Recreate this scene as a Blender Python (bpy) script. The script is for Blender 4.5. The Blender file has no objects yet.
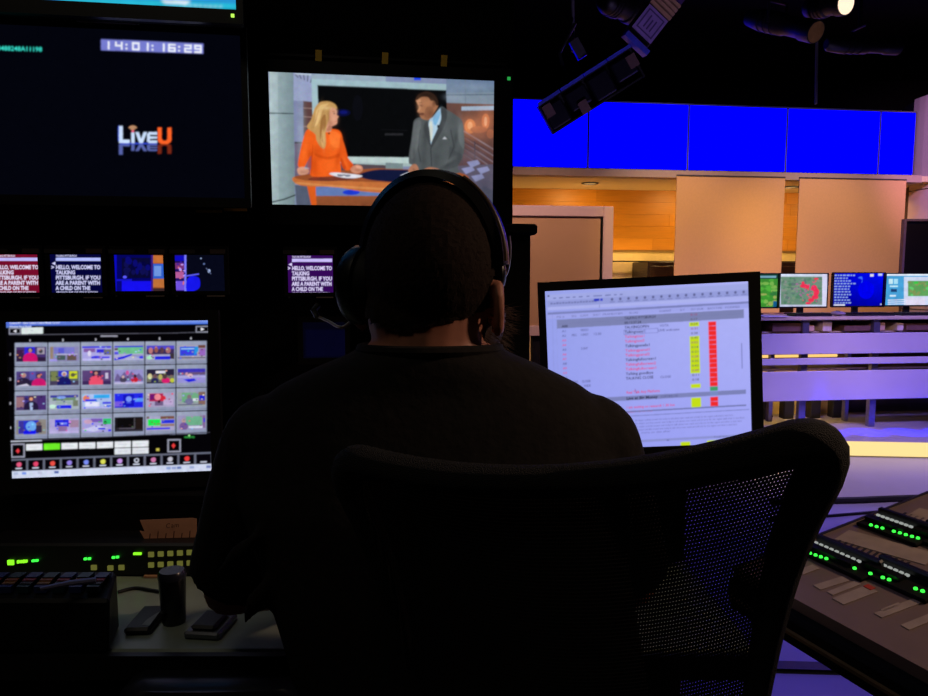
import bpy, bmesh, math, random
import numpy as np
from mathutils import Vector, Matrix, Euler
from mathutils.geometry import tessellate_polygon
random.seed(7)
SC = bpy.context.scene
COL = SC.collection
R = math.radians
PI = math.pi

# ------------------------------------------------------------ camera
EYE = Vector((0, 0, 1.3))
FPX = 720.0
PITCH = math.atan(73 / FPX)
cam_d = bpy.data.cameras.new('camera')
cam_d.sensor_width = 36
cam_d.lens = FPX / 928 * 36
cam_d.clip_start = 0.02
cam = bpy.data.objects.new('camera', cam_d)
COL.objects.link(cam)
cam.location = EYE
cam.rotation_euler = (PI / 2 - PITCH, 0, 0)
SC.camera = cam

# ------------------------------------------------------------ view, world
SC.view_settings.view_transform = 'Standard'
SC.view_settings.look = 'None'
SC.view_settings.exposure = 0
SC.view_settings.gamma = 1
SC.view_settings.use_curve_mapping = False
W = bpy.data.worlds.new('world')
SC.world = W
W.use_nodes = True
W.node_tree.nodes['Background'].inputs[0].default_value = (0.01, 0.01, 0.014, 1)
W.node_tree.nodes['Background'].inputs[1].default_value = 0.1

def lin(c):
    c = c / 255
    return c / 12.92 if c <= 0.04045 else ((c + 0.055) / 1.055) ** 2.4
def C3(c): return (lin(c[0]), lin(c[1]), lin(c[2]))
def C4(c): return C3(c) + (1,)

# ------------------------------------------------------------ studio lamps and added fills
def spot(name, loc, aim, power, col, size=60, blend=0.6, rad=0.12):
    d = bpy.data.lights.new(name, 'SPOT')
    d.energy = power; d.color = col; d.spot_size = R(size); d.spot_blend = blend
    d.shadow_soft_size = rad
    o = bpy.data.objects.new(name, d); COL.objects.link(o)
    o.location = loc
    o.rotation_euler = (Vector(aim) - Vector(loc)).to_track_quat('-Z', 'Y').to_euler()
    return o
def point(name, loc, power, col, rad=0.05):
    d = bpy.data.lights.new(name, 'POINT'); d.energy = power; d.color = col
    d.shadow_soft_size = rad
    o = bpy.data.objects.new(name, d); COL.objects.link(o); o.location = loc
    return o
def area(name, loc, aim, power, col, sx, sy, spread=180):
    d = bpy.data.lights.new(name, 'AREA'); d.shape = 'RECTANGLE'
    d.energy = power; d.color = col; d.size = sx; d.size_y = sy; d.spread = R(spread)
    o = bpy.data.objects.new(name, d); COL.objects.link(o); o.location = loc
    o.rotation_euler = (Vector(aim) - Vector(loc)).to_track_quat('-Z', 'Y').to_euler()
    return o
AMB = (1.0, 0.50, 0.16)
# amber stage spots on the hanging scrims
spot('amber_stage_spot', (2.2, 5.6, 3.3), (2.35, 7.7, 1.4), 225, (1.0, 0.63, 0.17), 62, 0.9)
spot('amber_stage_spot', (3.7, 5.7, 3.3), (3.9, 7.9, 1.4), 225, (1.0, 0.63, 0.17), 62, 0.9)
spot('amber_stage_spot', (0.4, 4.8, 3.3), (0.9, 7.0, 1.6), 240, (1.0, 0.60, 0.45), 50, 0.9)
# added blue violet wash for header glow and bounce on fascia and column
spot('blue_bounce_fill', (2.4, 6.2, 3.7), (2.5, 7.7, 2.7), 90, (0.30, 0.26, 1.0), 80, 0.9)
spot('blue_bounce_fill', (4.0, 6.3, 3.7), (4.3, 7.9, 2.7), 90, (0.30, 0.26, 1.0), 80, 0.9)
# violet wash on counter, stage and studio floor
spot('violet_stage_spot', (3.0, 2.9, 3.3), (3.1, 5.7, 0.7), 400, (0.30, 0.20, 1.0), 62, 0.9)
spot('violet_stage_spot', (4.4, 3.2, 3.3), (4.2, 5.6, 0.6), 230, (0.32, 0.21, 1.0), 70, 0.9)
spot('violet_floor_spot', (2.4, 4.6, 3.3), (1.45, 2.9, 0), 330, (0.20, 0.13, 1.0), 46, 0.5)
spot('pink_floor_spot', (3.0, 3.4, 3.3), (2.7, 4.7, 0.0), 330, (0.66, 0.46, 1.0), 46, 0.9)
for x in (2.75, 3.05, 3.35, 3.65, 3.95): spot('blue_stage_spot', (x, 5.1, 3.3), (x, 5.36, 0.115), 3000, (0.0, 0.01, 1.0), 6, 0.6, 0.03)
spot('pink_wall_spot', (4.4, 5.3, 3.3), (5.6, 8.0, 2.6), 420, (1.0, 0.50, 0.80), 50, 0.8)
spot('rose_counter_fill', (1.6, 2.8, 2.1), (3.2, 5.6, 1.0), 100, (1.0, 0.60, 0.45), 28, 0.8)  # added rose fill for the shaded counter front
# added warm fill on console and man, standing in for studio spill
spot('warm_console_fill', (2.2, 0.9, 2.5), (0.4, 1.0, 1.0), 70, (1.0, 0.66, 0.46), 50, 0.8)
spot('violet_bounce_fill', (1.6, 2.6, 0.15), (1.1, 4.7, 2.9), 90, (0.60, 0.46, 1.0), 60, 0.8)  # added fill standing in for violet bounce from the floor onto the fixtures
# added dim fill over the control desk, in place of screen light
area('desk_fill', (-0.9, 0.3, 3.2), (-0.5, 1.3, 0.8), 2.6, (1.0, 0.88, 0.70), 1.0, 0.5)

# ------------------------------------------------------------ projection helpers (photo pixel -> point at a chosen depth)
CF = Vector((0, math.cos(PITCH), -math.sin(PITCH)))
CU = Vector((0, math.sin(PITCH), math.cos(PITCH)))
CX = Vector((1, 0, 0))
def ray(px, py): return CX * ((px - 464) / FPX) + CU * ((348 - py) / FPX) + CF
def at(px, py, Y):
    d = ray(px, py); return EYE + d * (Y / d.y)
def atz(px, py, z):
    d = ray(px, py); return EYE + d * ((z - EYE.z) / d.z)
def hit(px, py, P, n):
    d = ray(px, py); return EYE + d * ((P - EYE).dot(n) / d.dot(n))

# ------------------------------------------------------------ materials
MATS = {}
def mat(name, rgb, rough=0.6, metal=0.0, var=0.12, scale=30, bump=0.0, spec=0.5, coat=0.0):
    if name in MATS: return MATS[name]
    m = bpy.data.materials.new(name); m.use_nodes = True
    nt = m.node_tree; b = nt.nodes['Principled BSDF']
    b.inputs['Roughness'].default_value = rough
    b.inputs['Metallic'].default_value = metal
    b.inputs['Specular IOR Level'].default_value = spec
    if coat: b.inputs['Coat Weight'].default_value = coat
    tc = nt.nodes.new('ShaderNodeTexCoord')
    nz = nt.nodes.new('ShaderNodeTexNoise'); nz.inputs['Scale'].default_value = scale
    nz.inputs['Detail'].default_value = 3
    nt.links.new(tc.outputs['Object'], nz.inputs['Vector'])
    rp = nt.nodes.new('ShaderNodeValToRGB')
    c = C3(rgb)
    rp.color_ramp.elements[0].position = 0.3; rp.color_ramp.elements[1].position = 0.7
    rp.color_ramp.elements[0].color = tuple(v * (1 - var) for v in c) + (1,)
    rp.color_ramp.elements[1].color = tuple(min(1, v * (1 + var)) for v in c) + (1,)
    nt.links.new(nz.outputs['Fac'], rp.inputs['Fac'])
    nt.links.new(rp.outputs['Color'], b.inputs['Base Color'])
    if bump:
        bp = nt.nodes.new('ShaderNodeBump'); bp.inputs['Strength'].default_value = bump
        bp.inputs['Distance'].default_value = 0.003
        nt.links.new(nz.outputs['Fac'], bp.inputs['Height'])
        nt.links.new(bp.outputs['Normal'], b.inputs['Normal'])
    MATS[name] = m
    return m
def emat(name, rgb, strength=1.0):
    if name in MATS: return MATS[name]
    m = bpy.data.materials.new(name); m.use_nodes = True
    nt = m.node_tree; nt.nodes.clear()
    e = nt.nodes.new('ShaderNodeEmission'); o = nt.nodes.new('ShaderNodeOutputMaterial')
    e.inputs[0].default_value = C4(rgb); e.inputs[1].default_value = strength
    nt.links.new(e.outputs[0], o.inputs[0])
    MATS[name] = m
    return m
def picmat():
    m = bpy.data.materials.new('lit_screen_picture'); m.use_nodes = True
    nt = m.node_tree; nt.nodes.clear()
    a = nt.nodes.new('ShaderNodeVertexColor'); a.layer_name = 'Col'
    e = nt.nodes.new('ShaderNodeEmission'); o = nt.nodes.new('ShaderNodeOutputMaterial')
    nt.links.new(a.outputs['Color'], e.inputs[0]); nt.links.new(e.outputs[0], o.inputs[0])
    return m
def printmat():
    m = bpy.data.materials.new('printed_ink'); m.use_nodes = True
    nt = m.node_tree; b = nt.nodes['Principled BSDF']
    a = nt.nodes.new('ShaderNodeVertexColor'); a.layer_name = 'Col'
    nt.links.new(a.outputs['Color'], b.inputs['Base Color'])
    b.inputs['Roughness'].default_value = 0.7
    return m
def woodmat(name, rgb):
    m = bpy.data.materials.new(name); m.use_nodes = True
    nt = m.node_tree; b = nt.nodes['Principled BSDF']; b.inputs['Roughness'].default_value = 0.45
    tc = nt.nodes.new('ShaderNodeTexCoord'); mp = nt.nodes.new('ShaderNodeMapping')
    mp.inputs['Scale'].default_value = (1.5, 6, 26)
    nz = nt.nodes.new('ShaderNodeTexNoise'); nz.inputs['Scale'].default_value = 3; nz.inputs['Detail'].default_value = 6
    oi = nt.nodes.new('ShaderNodeObjectInfo')
    ad = nt.nodes.new('ShaderNodeMath'); ad.operation = 'ADD'
    ml = nt.nodes.new('ShaderNodeMath'); ml.operation = 'MULTIPLY'; ml.inputs[1].default_value = 0.45
    rp = nt.nodes.new('ShaderNodeValToRGB')
    c = C3(rgb)
    rp.color_ramp.elements[0].color = tuple(v * 0.78 for v in c) + (1,)
    rp.color_ramp.elements[1].color = tuple(min(1, v * 1.16) for v in c) + (1,)
    nt.links.new(tc.outputs['Object'], mp.inputs[0]); nt.links.new(mp.outputs[0], nz.inputs['Vector'])
    nt.links.new(oi.outputs['Random'], ml.inputs[0])
    nt.links.new(nz.outputs['Fac'], ad.inputs[0]); nt.links.new(ml.outputs[0], ad.inputs[1])
    sb = nt.nodes.new('ShaderNodeMath'); sb.operation = 'SUBTRACT'; sb.inputs[1].default_value = 0.22
    nt.links.new(ad.outputs[0], sb.inputs[0]); nt.links.new(sb.outputs[0], rp.inputs['Fac'])
    nt.links.new(rp.outputs['Color'], b.inputs['Base Color'])
    return m
def weavemat(name, rgb, scale=700):
    m = bpy.data.materials.new(name); m.use_nodes = True
    nt = m.node_tree; b = nt.nodes['Principled BSDF']; b.inputs['Roughness'].default_value = 0.75
    tc = nt.nodes.new('ShaderNodeTexCoord')
    vo = nt.nodes.new('ShaderNodeTexVoronoi'); vo.inputs['Scale'].default_value = scale
    nt.links.new(tc.outputs['Object'], vo.inputs['Vector'])
    rp = nt.nodes.new('ShaderNodeValToRGB')
    c = C3(rgb)
    rp.color_ramp.elements[0].color = tuple(min(1, v * 1.5) for v in c) + (1,)
    rp.color_ramp.elements[1].color = tuple(v * 0.4 for v in c) + (1,)
    nt.links.new(vo.outputs['Distance'], rp.inputs['Fac']); nt.links.new(rp.outputs['Color'], b.inputs['Base Color'])
    bp = nt.nodes.new('ShaderNodeBump'); bp.inputs['Strength'].default_value = 0.8; bp.inputs['Distance'].default_value = 0.002
    bp.invert = True
    nt.links.new(vo.outputs['Distance'], bp.inputs['Height']); nt.links.new(bp.outputs['Normal'], b.inputs['Normal'])
    return m

PIC = picmat(); INK = printmat()
BLK = mat('black_plastic', (14, 14, 15), 0.45, var=0.2)
BLKM = mat('matte_black_paint', (9, 9, 10), 0.85, var=0.2, spec=0.2)
DKG = mat('dark_grey_metal', (34, 34, 37), 0.45, 0.6)
CHR = mat('satin_metal', (150, 150, 155), 0.3, 0.9)
WHT = mat('white_acrylic', (200, 196, 205), 0.35, var=0.03, scale=4)
CRM = mat('cream_laminate', (205, 190, 165), 0.4, var=0.05, scale=6)
YTP = mat('yellow_tape', (255, 200, 70), 0.7)
GLED = emat('green_led', (60, 255, 70), 1.6)
GLED2 = emat('lime_led', (140, 255, 40), 1.2)
AMBK = emat('dim_amber_key', (92, 92, 40), 1.0)

# ------------------------------------------------------------ mesh helpers
class MB:
    def __init__(s): s.v = []; s.f = []; s.fm = []; s.mats = []; s.cur = 0
    def m(s, material):
        if material not in s.mats: s.mats.append(material)
        s.cur = s.mats.index(material); return s
    def add(s, vs, fs):
        n = len(s.v); s.v += [tuple(v) for v in vs]
        for f in fs: s.f.append([i + n for i in f]); s.fm.append(s.cur)
        return s
    def box(s, c, d, M=None):
        x, y, z = d[0] / 2, d[1] / 2, d[2] / 2
        vs = [Vector((a * x, b * y, e * z)) for a in (-1, 1) for b in (-1, 1) for e in (-1, 1)]
        c = Vector(c)
        vs = [(M @ v if M else v) + c for v in vs]
        return s.add(vs, [(0, 1, 3, 2), (4, 6, 7, 5), (0, 4, 5, 1), (2, 3, 7, 6), (0, 2, 6, 4), (1, 5, 7, 3)])
    def bb(s, x0, x1, y0, y1, z0, z1):
        return s.box(((x0 + x1) / 2, (y0 + y1) / 2, (z0 + z1) / 2), (abs(x1 - x0), abs(y1 - y0), abs(z1 - z0)))
    def tube(s, pts, r, n=10, caps=True):
        pts = [Vector(p) for p in pts]
        rs = r if isinstance(r, (list, tuple)) else [r] * len(pts)
        rings = []; up = None
        for i, p in enumerate(pts):
            t = (pts[min(i + 1, len(pts) - 1)] - pts[max(i - 1, 0)])
            if t.length < 1e-9: t = Vector((0, 0, 1))
            t.normalize()
            if up is None:
                up = Vector((0, 0, 1)) if abs(t.z) < 0.9 else Vector((1, 0, 0))
            a = t.cross(up)
            if a.length < 1e-6: a = t.orthogonal()
            a.normalize(); b = a.cross(t).normalized(); up = b
            rings.append([p + (a * math.cos(2 * PI * k / n) + b * math.sin(2 * PI * k / n)) * rs[i] for k in range(n)])
        vs = [v for rg in rings for v in rg]; fs = []
        for i in range(len(rings) - 1):
            for k in range(n):
                k2 = (k + 1) % n
                fs.append((i * n + k, i * n + k2, (i + 1) * n + k2, (i + 1) * n + k))
        if caps:
            fs.append(tuple(range(n - 1, -1, -1))); fs.append(tuple(range((len(rings) - 1) * n, len(rings) * n)))
        return s.add(vs, fs)
    def loft(s, rings):
        n = len(rings[0]); vs = [v for rg in rings for v in rg]; fs = []
        for i in range(len(rings) - 1):
            for k in range(n):
                k2 = (k + 1) % n
                fs.append((i * n + k, i * n + k2, (i + 1) * n + k2, (i + 1) * n + k))
        fs.append(tuple(range(n - 1, -1, -1))); fs.append(tuple(range((len(rings) - 1) * n, len(rings) * n)))
        return s.add(vs, fs)
    def lathe(s, prof, c=(0, 0, 0), n=24, M=None):
        c = Vector(c); rings = []
        for (r, z) in prof:
            rg = [Vector((r * math.cos(2 * PI * k / n), r * math.sin(2 * PI * k / n), z)) for k in range(n)]
            rings.append([(M @ v if M else v) + c for v in rg])
        return s.loft(rings)
    def ell(s, c, rx, ry, rz, n=16, m=10, M=None):
        c = Vector(c); rings = []
        for i in range(m + 1):
            a = -PI / 2 + PI * i / m
            q = max(math.cos(a), 0.02)
            rg = [Vector((rx * q * math.cos(2 * PI * k / n), ry * q * math.sin(2 * PI * k / n), rz * math.sin(a))) for k in range(n)]
            rings.append([(M @ v if M else v) + c for v in rg])
        return s.loft(rings)
    def prism(s, poly, y0, y1):
        n = len(poly)
        vs = [(x, y0, z) for x, z in poly] + [(x, y1, z) for x, z in poly]
        fs = [tuple(range(n)), tuple(range(2 * n - 1, n - 1, -1))]
        for k in range(n): fs.append((k, k + n, (k + 1) % n + n, (k + 1) % n))
        return s.add(vs, fs)
    def build(s, name, material=None, parent=None, bevel=0.0, smooth=False, seg=1):
        me = bpy.data.meshes.new(name)
        me.from_pydata(s.v, [], s.f)
        if s.mats:
            for q in s.mats: me.materials.append(q)
            me.polygons.foreach_set('material_index', s.fm)
        elif material: me.materials.append(material)
        bm = bmesh.new(); bm.from_mesh(me)
        bmesh.ops.recalc_face_normals(bm, faces=bm.faces[:])
        if bevel:
            ed = [e for e in bm.edges if len(e.link_faces) == 2 and e.calc_face_angle(0) > R(35)]
            bmesh.ops.bevel(bm, geom=ed, offset=bevel, segments=seg, affect='EDGES', clamp_overlap=True)
        bm.to_mesh(me); bm.free()
        if smooth:
            me.polygons.foreach_set('use_smooth', [True] * len(me.polygons))
            try: me.set_sharp_from_angle(angle=R(40))
            except Exception: pass
        o = bpy.data.objects.new(name, me); COL.objects.link(o)
        if parent: o.parent = parent
        return o

def tag(o, label, cat, group=None, kind=None):
    if label: o['label'] = label
    if cat: o['category'] = cat
    if group: o['group'] = group
    if kind: o['kind'] = kind
    return o
def thing(name, label, cat, loc=(0, 0, 0), rot=(0, 0, 0), group=None, kind=None):
    o = bpy.data.objects.new(name, None); COL.objects.link(o)
    o.location = loc; o.rotation_euler = rot; o.empty_display_size = 0.05
    return tag(o, label, cat, group, kind)
def struct(o): o['kind'] = 'structure'; return o

def catmull(pts, n=6, closed=True):
    out = []; N = len(pts)
    rng = range(N) if closed else range(N - 1)
    for i in rng:
        if closed: p = [pts[(i + k - 1) % N] for k in range(4)]
        else: p = [pts[max(0, min(N - 1, i + k - 1))] for k in range(4)]
        for j in range(n):
            t = j / n
            out.append(tuple(0.5 * ((2 * p[1][d]) + (-p[0][d] + p[2][d]) * t + (2 * p[0][d] - 5 * p[1][d] + 4 * p[2][d] - p[3][d]) * t * t + (-p[0][d] + 3 * p[1][d] - 3 * p[2][d] + p[3][d]) * t ** 3) for d in range(len(p[0]))))
    if not closed: out.append(tuple(pts[-1]))
    return out

_tc = {}
def textmesh(s, bold=0.0):
    key = (s, bold)
    if key in _tc: return _tc[key]
    cu = bpy.data.curves.new('lettering', 'FONT'); cu.body = s; cu.size = 1; cu.resolution_u = 2; cu.offset = bold
    ob = bpy.data.objects.new('lettering', cu); COL.objects.link(ob)
    dg = bpy.context.evaluated_depsgraph_get(); ev = ob.evaluated_get(dg); me = ev.to_mesh()
    vs = [(v.co.x, v.co.y) for v in me.vertices]; fs = [tuple(p.vertices) for p in me.polygons]
    ev.to_mesh_clear(); bpy.data.objects.remove(ob); bpy.data.curves.remove(cu)
    w = max([v[0] for v in vs], default=1)
    _tc[key] = (vs, fs, w); return _tc[key]

# ------------------------------------------------------------ flat pictures (screens, print): coloured shapes on one plane
class Pic:
    """shapes given in photo pixels are traced onto the plane of the panel"""
    def __init__(s, origin, M, step=2e-5):
        s.o = Vector(origin); s.M = M; s.n = M @ Vector((0, -1, 0)); s.Mi = M.inverted()
        s.v = []; s.f = []; s.c = []; s.k = 0; s.step = step; s.clip = None; s.map = lambda p: p; s.ops = []
    def loc(s, px, py):
        q = s.Mi @ (hit(px, py, s.o, s.n) - s.o); return (q.x, q.z)
    def _clip(s, P):
        if not s.clip: return P
        x0, x1, z0, z1 = s.clip
        for ax, lim, sg in ((0, x0, 1), (0, x1, -1), (1, z0, 1), (1, z1, -1)):
            out = []
            for i in range(len(P)):
                a, b = P[i - 1], P[i]
                ia, ib = (a[ax] - lim) * sg >= 0, (b[ax] - lim) * sg >= 0
                if ia != ib:
                    t = (lim - a[ax]) / (b[ax] - a[ax])
                    out.append(tuple(a[d] + (b[d] - a[d]) * t for d in range(len(a))))
                if ib: out.append(b)
            P = out
            if len(P) < 3: return []
        return P
    def raw(s, L, col):
        """L local (x,z) polygon, col one rgb255 or one per vertex"""
        s.k += 1
        if isinstance(col[0], (tuple, list)): P = [tuple(p) + C3(c) for p, c in zip(L, col)]
        else:
            cc = C3(col); P = [tuple(p) + cc for p in L]
        P = s._clip(P)
        if len(P) < 3: return
        y = -s.k * s.step; n = len(s.v)
        s.v += [(p[0], y, p[1]) for p in P]
        if len(P) == 3: tr = [(0, 1, 2)]
        else: tr = tessellate_polygon([[Vector((p[0], p[1], 0)) for p in P]])
        for t in tr:
            s.f.append([i + n for i in t]); s.c += [P[i][2:5] for i in t]
    def poly(s, pts, col): s.raw([s.loc(*s.map(p)) for p in pts], col)
    def spl(s, pts, col, n=5): s.poly(catmull(pts, n), col)
    def rect(s, x0, y0, x1, y1, col): s.poly([(x0, y0), (x1, y0), (x1, y1), (x0, y1)], col)
    def ell(s, cx, cy, rx, ry, col, n=16): s.poly([(cx + rx * math.cos(2 * PI * k / n), cy + ry * math.sin(2 * PI * k / n)) for k in range(n)], col)
    def line(s, pts, w, col):
        for a, b in zip(pts[:-1], pts[1:]):
            dx, dy = b[0] - a[0], b[1] - a[1]; l = math.hypot(dx, dy) or 1
            nx, ny = -dy / l * w / 2, dx / l * w / 2
            s.poly([(a[0] + nx, a[1] + ny), (b[0] + nx, b[1] + ny), (b[0] - nx, b[1] - ny), (a[0] - nx, a[1] - ny)], col)
    def text(s, x, y, txt, h, col, slope=0.0, width=None, bold=0.0, flip=1, dim=None):
        vs, fs, w = textmesh(txt, bold)
        sy = h / 0.69; sx = (width / w) if width else sy
        s.k += 1; n = len(s.v); yy = -s.k * s.step; cc = C3(col)
        L = [s.loc(*s.map((x + gx * sx, y + gx * sx * slope - gy * sy * flip))) for gx, gy in vs]
        if not s.clip: pass
        for f in fs:
            P = [tuple(L[i]) + cc for i in f]
            P = s._clip(P)
            if len(P) < 3: continue
            b = len(s.v); s.v += [(p[0], yy, p[1]) for p in P]
            for j in range(1, len(P) - 1): s.f.append([b, b + j, b + j + 1]); s.c += [cc] * 3
    def soft(s, cx, cy, rx, ry, col, alpha=0.5, ang=0.0):
        """airbrush dab, only for pictures made with raster()"""
        o_ = s.loc(*s.map((cx, cy))); ux = s.loc(*s.map((cx + rx, cy))); uy = s.loc(*s.map((cx, cy + ry)))
        s.ops.append((len(s.f), o_, math.hypot(ux[0] - o_[0], ux[1] - o_[1]), math.hypot(uy[0] - o_[0], uy[1] - o_[1]), C3(col), alpha, ang))
    def build(s, name, parent, material=None, y=0.0):
        me = bpy.data.meshes.new(name); me.from_pydata([(a, b + y, c) for a, b, c in s.v], [], s.f)
        ca = me.color_attributes.new('Col', 'FLOAT_COLOR', 'CORNER')
        fl = []
        for c in s.c: fl += [c[0], c[1], c[2], 1]
        ca.data.foreach_set('color', fl)
        me.materials.append(material or PIC)
        o = bpy.data.objects.new(name, me); COL.objects.link(o); o.parent = parent
        return o

def _raster(s, name, parent, nx, blur=0.7, noise=0.05, seed=1, y=-0.0002):
    """one smooth picture mesh: the shapes painted in order, softened, with fine sensor grain"""
    x0, x1, z0, z1 = s.clip; SS = 3
    ny = max(8, int(nx * (z1 - z0) / (x1 - x0))); Wb, Hb = nx * SS, ny * SS
    buf = np.zeros((Hb, Wb, 3), np.float32)
    V = np.array([((v[0] - x0) / (x1 - x0) * Wb, (z1 - v[2]) / (z1 - z0) * Hb) for v in s.v]); Cc = np.array(s.c, np.float32)
    ops = list(s.ops); sc_ = Wb / (x1 - x0)
    def dab(op):
        _, o_, rx, ry, col, al, ang = op
        cx, cy, rx, ry = (o_[0] - x0) * sc_, (z1 - o_[1]) * Hb / (z1 - z0), max(rx * sc_, 0.5), max(ry * sc_, 0.5); q = int(3 * max(rx, ry)) + 2
        ax, bx_, ay, by_ = max(0, int(cx - q)), min(Wb, int(cx + q)), max(0, int(cy - q)), min(Hb, int(cy + q))
        if bx_ <= ax or by_ <= ay: return
        X = (np.arange(ax, bx_) - cx)[None]; Yv = (np.arange(ay, by_) - cy)[:, None]
        u = X * math.cos(ang) + Yv * math.sin(ang); v = -X * math.sin(ang) + Yv * math.cos(ang)
        w = (al * np.exp(-((u / rx) ** 2 + (v / ry) ** 2)))[..., None]
        buf[ay:by_, ax:bx_] = buf[ay:by_, ax:bx_] * (1 - w) + np.array(col, np.float32) * w
    for i, f in enumerate(s.f):
        while ops and ops[0][0] <= i: dab(ops.pop(0))
        a, b, c = V[f[0]], V[f[1]], V[f[2]]
        ax, bx_ = int(max(0, math.floor(min(a[0], b[0], c[0])))), int(min(Wb, math.ceil(max(a[0], b[0], c[0])) + 1))
        ay, by_ = int(max(0, math.floor(min(a[1], b[1], c[1])))), int(min(Hb, math.ceil(max(a[1], b[1], c[1])) + 1))
        if bx_ <= ax or by_ <= ay: continue
        den = (b[1] - c[1]) * (a[0] - c[0]) + (c[0] - b[0]) * (a[1] - c[1])
        if abs(den) < 1e-9: continue
        X = np.arange(ax, bx_) + 0.5; Yv = (np.arange(ay, by_) + 0.5)[:, None]
        w0 = ((b[1] - c[1]) * (X - c[0]) + (c[0] - b[0]) * (Yv - c[1])) / den
        w1 = ((c[1] - a[1]) * (X - c[0]) + (a[0] - c[0]) * (Yv - c[1])) / den
        w2 = 1 - w0 - w1; mk = (w0 >= -1e-6) & (w1 >= -1e-6) & (w2 >= -1e-6)
        if not mk.any(): continue
        col = w0[..., None] * Cc[3 * i] + w1[..., None] * Cc[3 * i + 1] + w2[..., None] * Cc[3 * i + 2]
        sl = buf[ay:by_, ax:bx_]; sl[mk] = col[mk]
    for op in ops: dab(op)
    im = buf.reshape(ny, SS, nx, SS, 3).mean((1, 3))
    def gb(m, sg):
        r = max(1, int(sg * 3)); k = np.exp(-0.5 * (np.arange(-r, r + 1) / sg) ** 2); k /= k.sum()
        for ax in (0, 1):
            pd = [(0, 0)] * m.ndim; pd[ax] = (r, r); q = np.pad(m, pd, mode='edge'); o = np.zeros_like(m)
            for j, kk in enumerate(k): o += kk * (q[j:j + m.shape[0]] if ax == 0 else q[:, j:j + m.shape[1]])
            m = o
        return m
    if blur: im = gb(im, blur)
    if noise:
        rs = np.random.RandomState(seed); n1 = gb(rs.randn(ny, nx, 3).astype(np.float32), 0.8) * 1.8; n2 = gb(rs.randn(ny, nx).astype(np.float32), 3.0)[..., None] * 7
        im = im * np.clip(1 + noise * (n1 * 0.7 + n2), 0.4, 1.8)
    gx = np.linspace(x0, x1, nx); gz = np.linspace(z1, z0, ny)
    vv = np.zeros((ny, nx, 3), np.float32); vv[..., 0] = gx[None]; vv[..., 1] = y; vv[..., 2] = gz[:, None]
    idx = np.arange(ny * nx).reshape(ny, nx)
    fc = np.stack([idx[1:, :-1], idx[1:, 1:], idx[:-1, 1:], idx[:-1, :-1]], -1).reshape(-1, 4)
    me = bpy.data.meshes.new(name); nf = len(fc)
    me.vertices.add(ny * nx); me.vertices.foreach_set('co', vv.ravel())
    me.loops.add(nf * 4); me.loops.foreach_set('vertex_index', fc.ravel().astype(np.int32))
    me.polygons.add(nf); me.polygons.foreach_set('loop_start', np.arange(0, nf * 4, 4, dtype=np.int32))
    me.update(calc_edges=True)
    ca = me.color_attributes.new('Col', 'FLOAT_COLOR', 'POINT')
    ca.data.foreach_set('color', np.concatenate([im, np.ones((ny, nx, 1), np.float32)], -1).ravel())
    me.materials.append(PIC)
    o = bpy.data.objects.new(name, me); COL.objects.link(o); o.parent = parent
    return o
Pic.raster = _raster

def panel(name, label, cat, cpx, Y, yaw, tilt, roll, corners, bez=(0.018, 0.018, 0.018, 0.018), depth=0.05, group=None, step=2e-5, bmat=None, lip=0.004):
    """flat display: finds its centre at depth Y and its size from the photo corners (TL TR BR BL)"""
    o = at(cpx[0], cpx[1], Y)
    E = Euler((R(tilt), R(roll), R(yaw)), 'XYZ'); M = E.to_matrix()
    p = Pic(o, M, step)
    q = [p.loc(*c) for c in corners]
    x0 = (q[0][0] + q[3][0]) / 2; x1 = (q[1][0] + q[2][0]) / 2
    z1 = (q[0][1] + q[1][1]) / 2; z0 = (q[2][1] + q[3][1]) / 2
    p.clip = (x0, x1, z0, z1)
    t = thing(name, label, cat, o, E, group)
    l, r, b, tp = bez
    f = MB(); yb = -lip
    f.bb(x0 - l, x0, yb, 0.012, z0 - b, z1 + tp); f.bb(x1, x1 + r, yb, 0.012, z0 - b, z1 + tp)
    f.bb(x0, x1, yb, 0.012, z0 - b, z0); f.bb(x0, x1, yb, 0.012, z1, z1 + tp)
    f.build('bezel', bmat or BLK, t)
    h = MB(); h.bb(x0 - l + 0.003, x1 + r - 0.003, 0.012, 0.012 + depth * 0.45, z0 - b + 0.003, z1 + tp - 0.003)
    cx, cz = (x0 + x1) / 2, (z0 + z1) / 2; hw, hh = (x1 - x0) / 2, (z1 - z0) / 2
    h.bb(cx - hw * 0.7, cx + hw * 0.7, 0.012 + depth * 0.45, 0.012 + depth, cz - hh * 0.7, cz + hh * 0.7)
    h.build('rear_shell', BLKM, t, bevel=0.004)
    p.raw([(x0, z0), (x1, z0), (x1, z1), (x0, z1)], (3, 3, 4))
    p.root = t; p.box = (x0, x1, z0, z1); p.bez = bez; p.depth = depth
    return p
# ============================================================ room shell
CEIL = mat('black_ceiling_paint', (7, 7, 8), 0.95, spec=0.1)
WALLK = mat('black_wall_paint', (8, 8, 9), 0.95, spec=0.1)
FLOORM = mat('studio_floor_vinyl', (150, 146, 152), 0.32, var=0.06, scale=3)
struct(MB().bb(-3, 7.5, -1.6, 10.4, -0.1, 0).build('floor', FLOORM))
struct(MB().bb(-3, 7.5, -1.6, 10.4, 4.0, 4.1).build('ceiling', CEIL))
struct(MB().bb(-3.1, -3, -1.6, 10.4, 0, 4.0).build('wall_left', WALLK))
struct(MB().bb(7.5, 7.6, -1.6, 10.4, 0, 4.0).build('wall_right', WALLK))
struct(MB().bb(-3, 7.5, -1.7, -1.6, 0, 4.0).build('wall_rear', WALLK))
struct(MB().bb(-3, 7.5, 10.4, 10.5, 0, 4.0).build('wall_far', WALLK))

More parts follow.
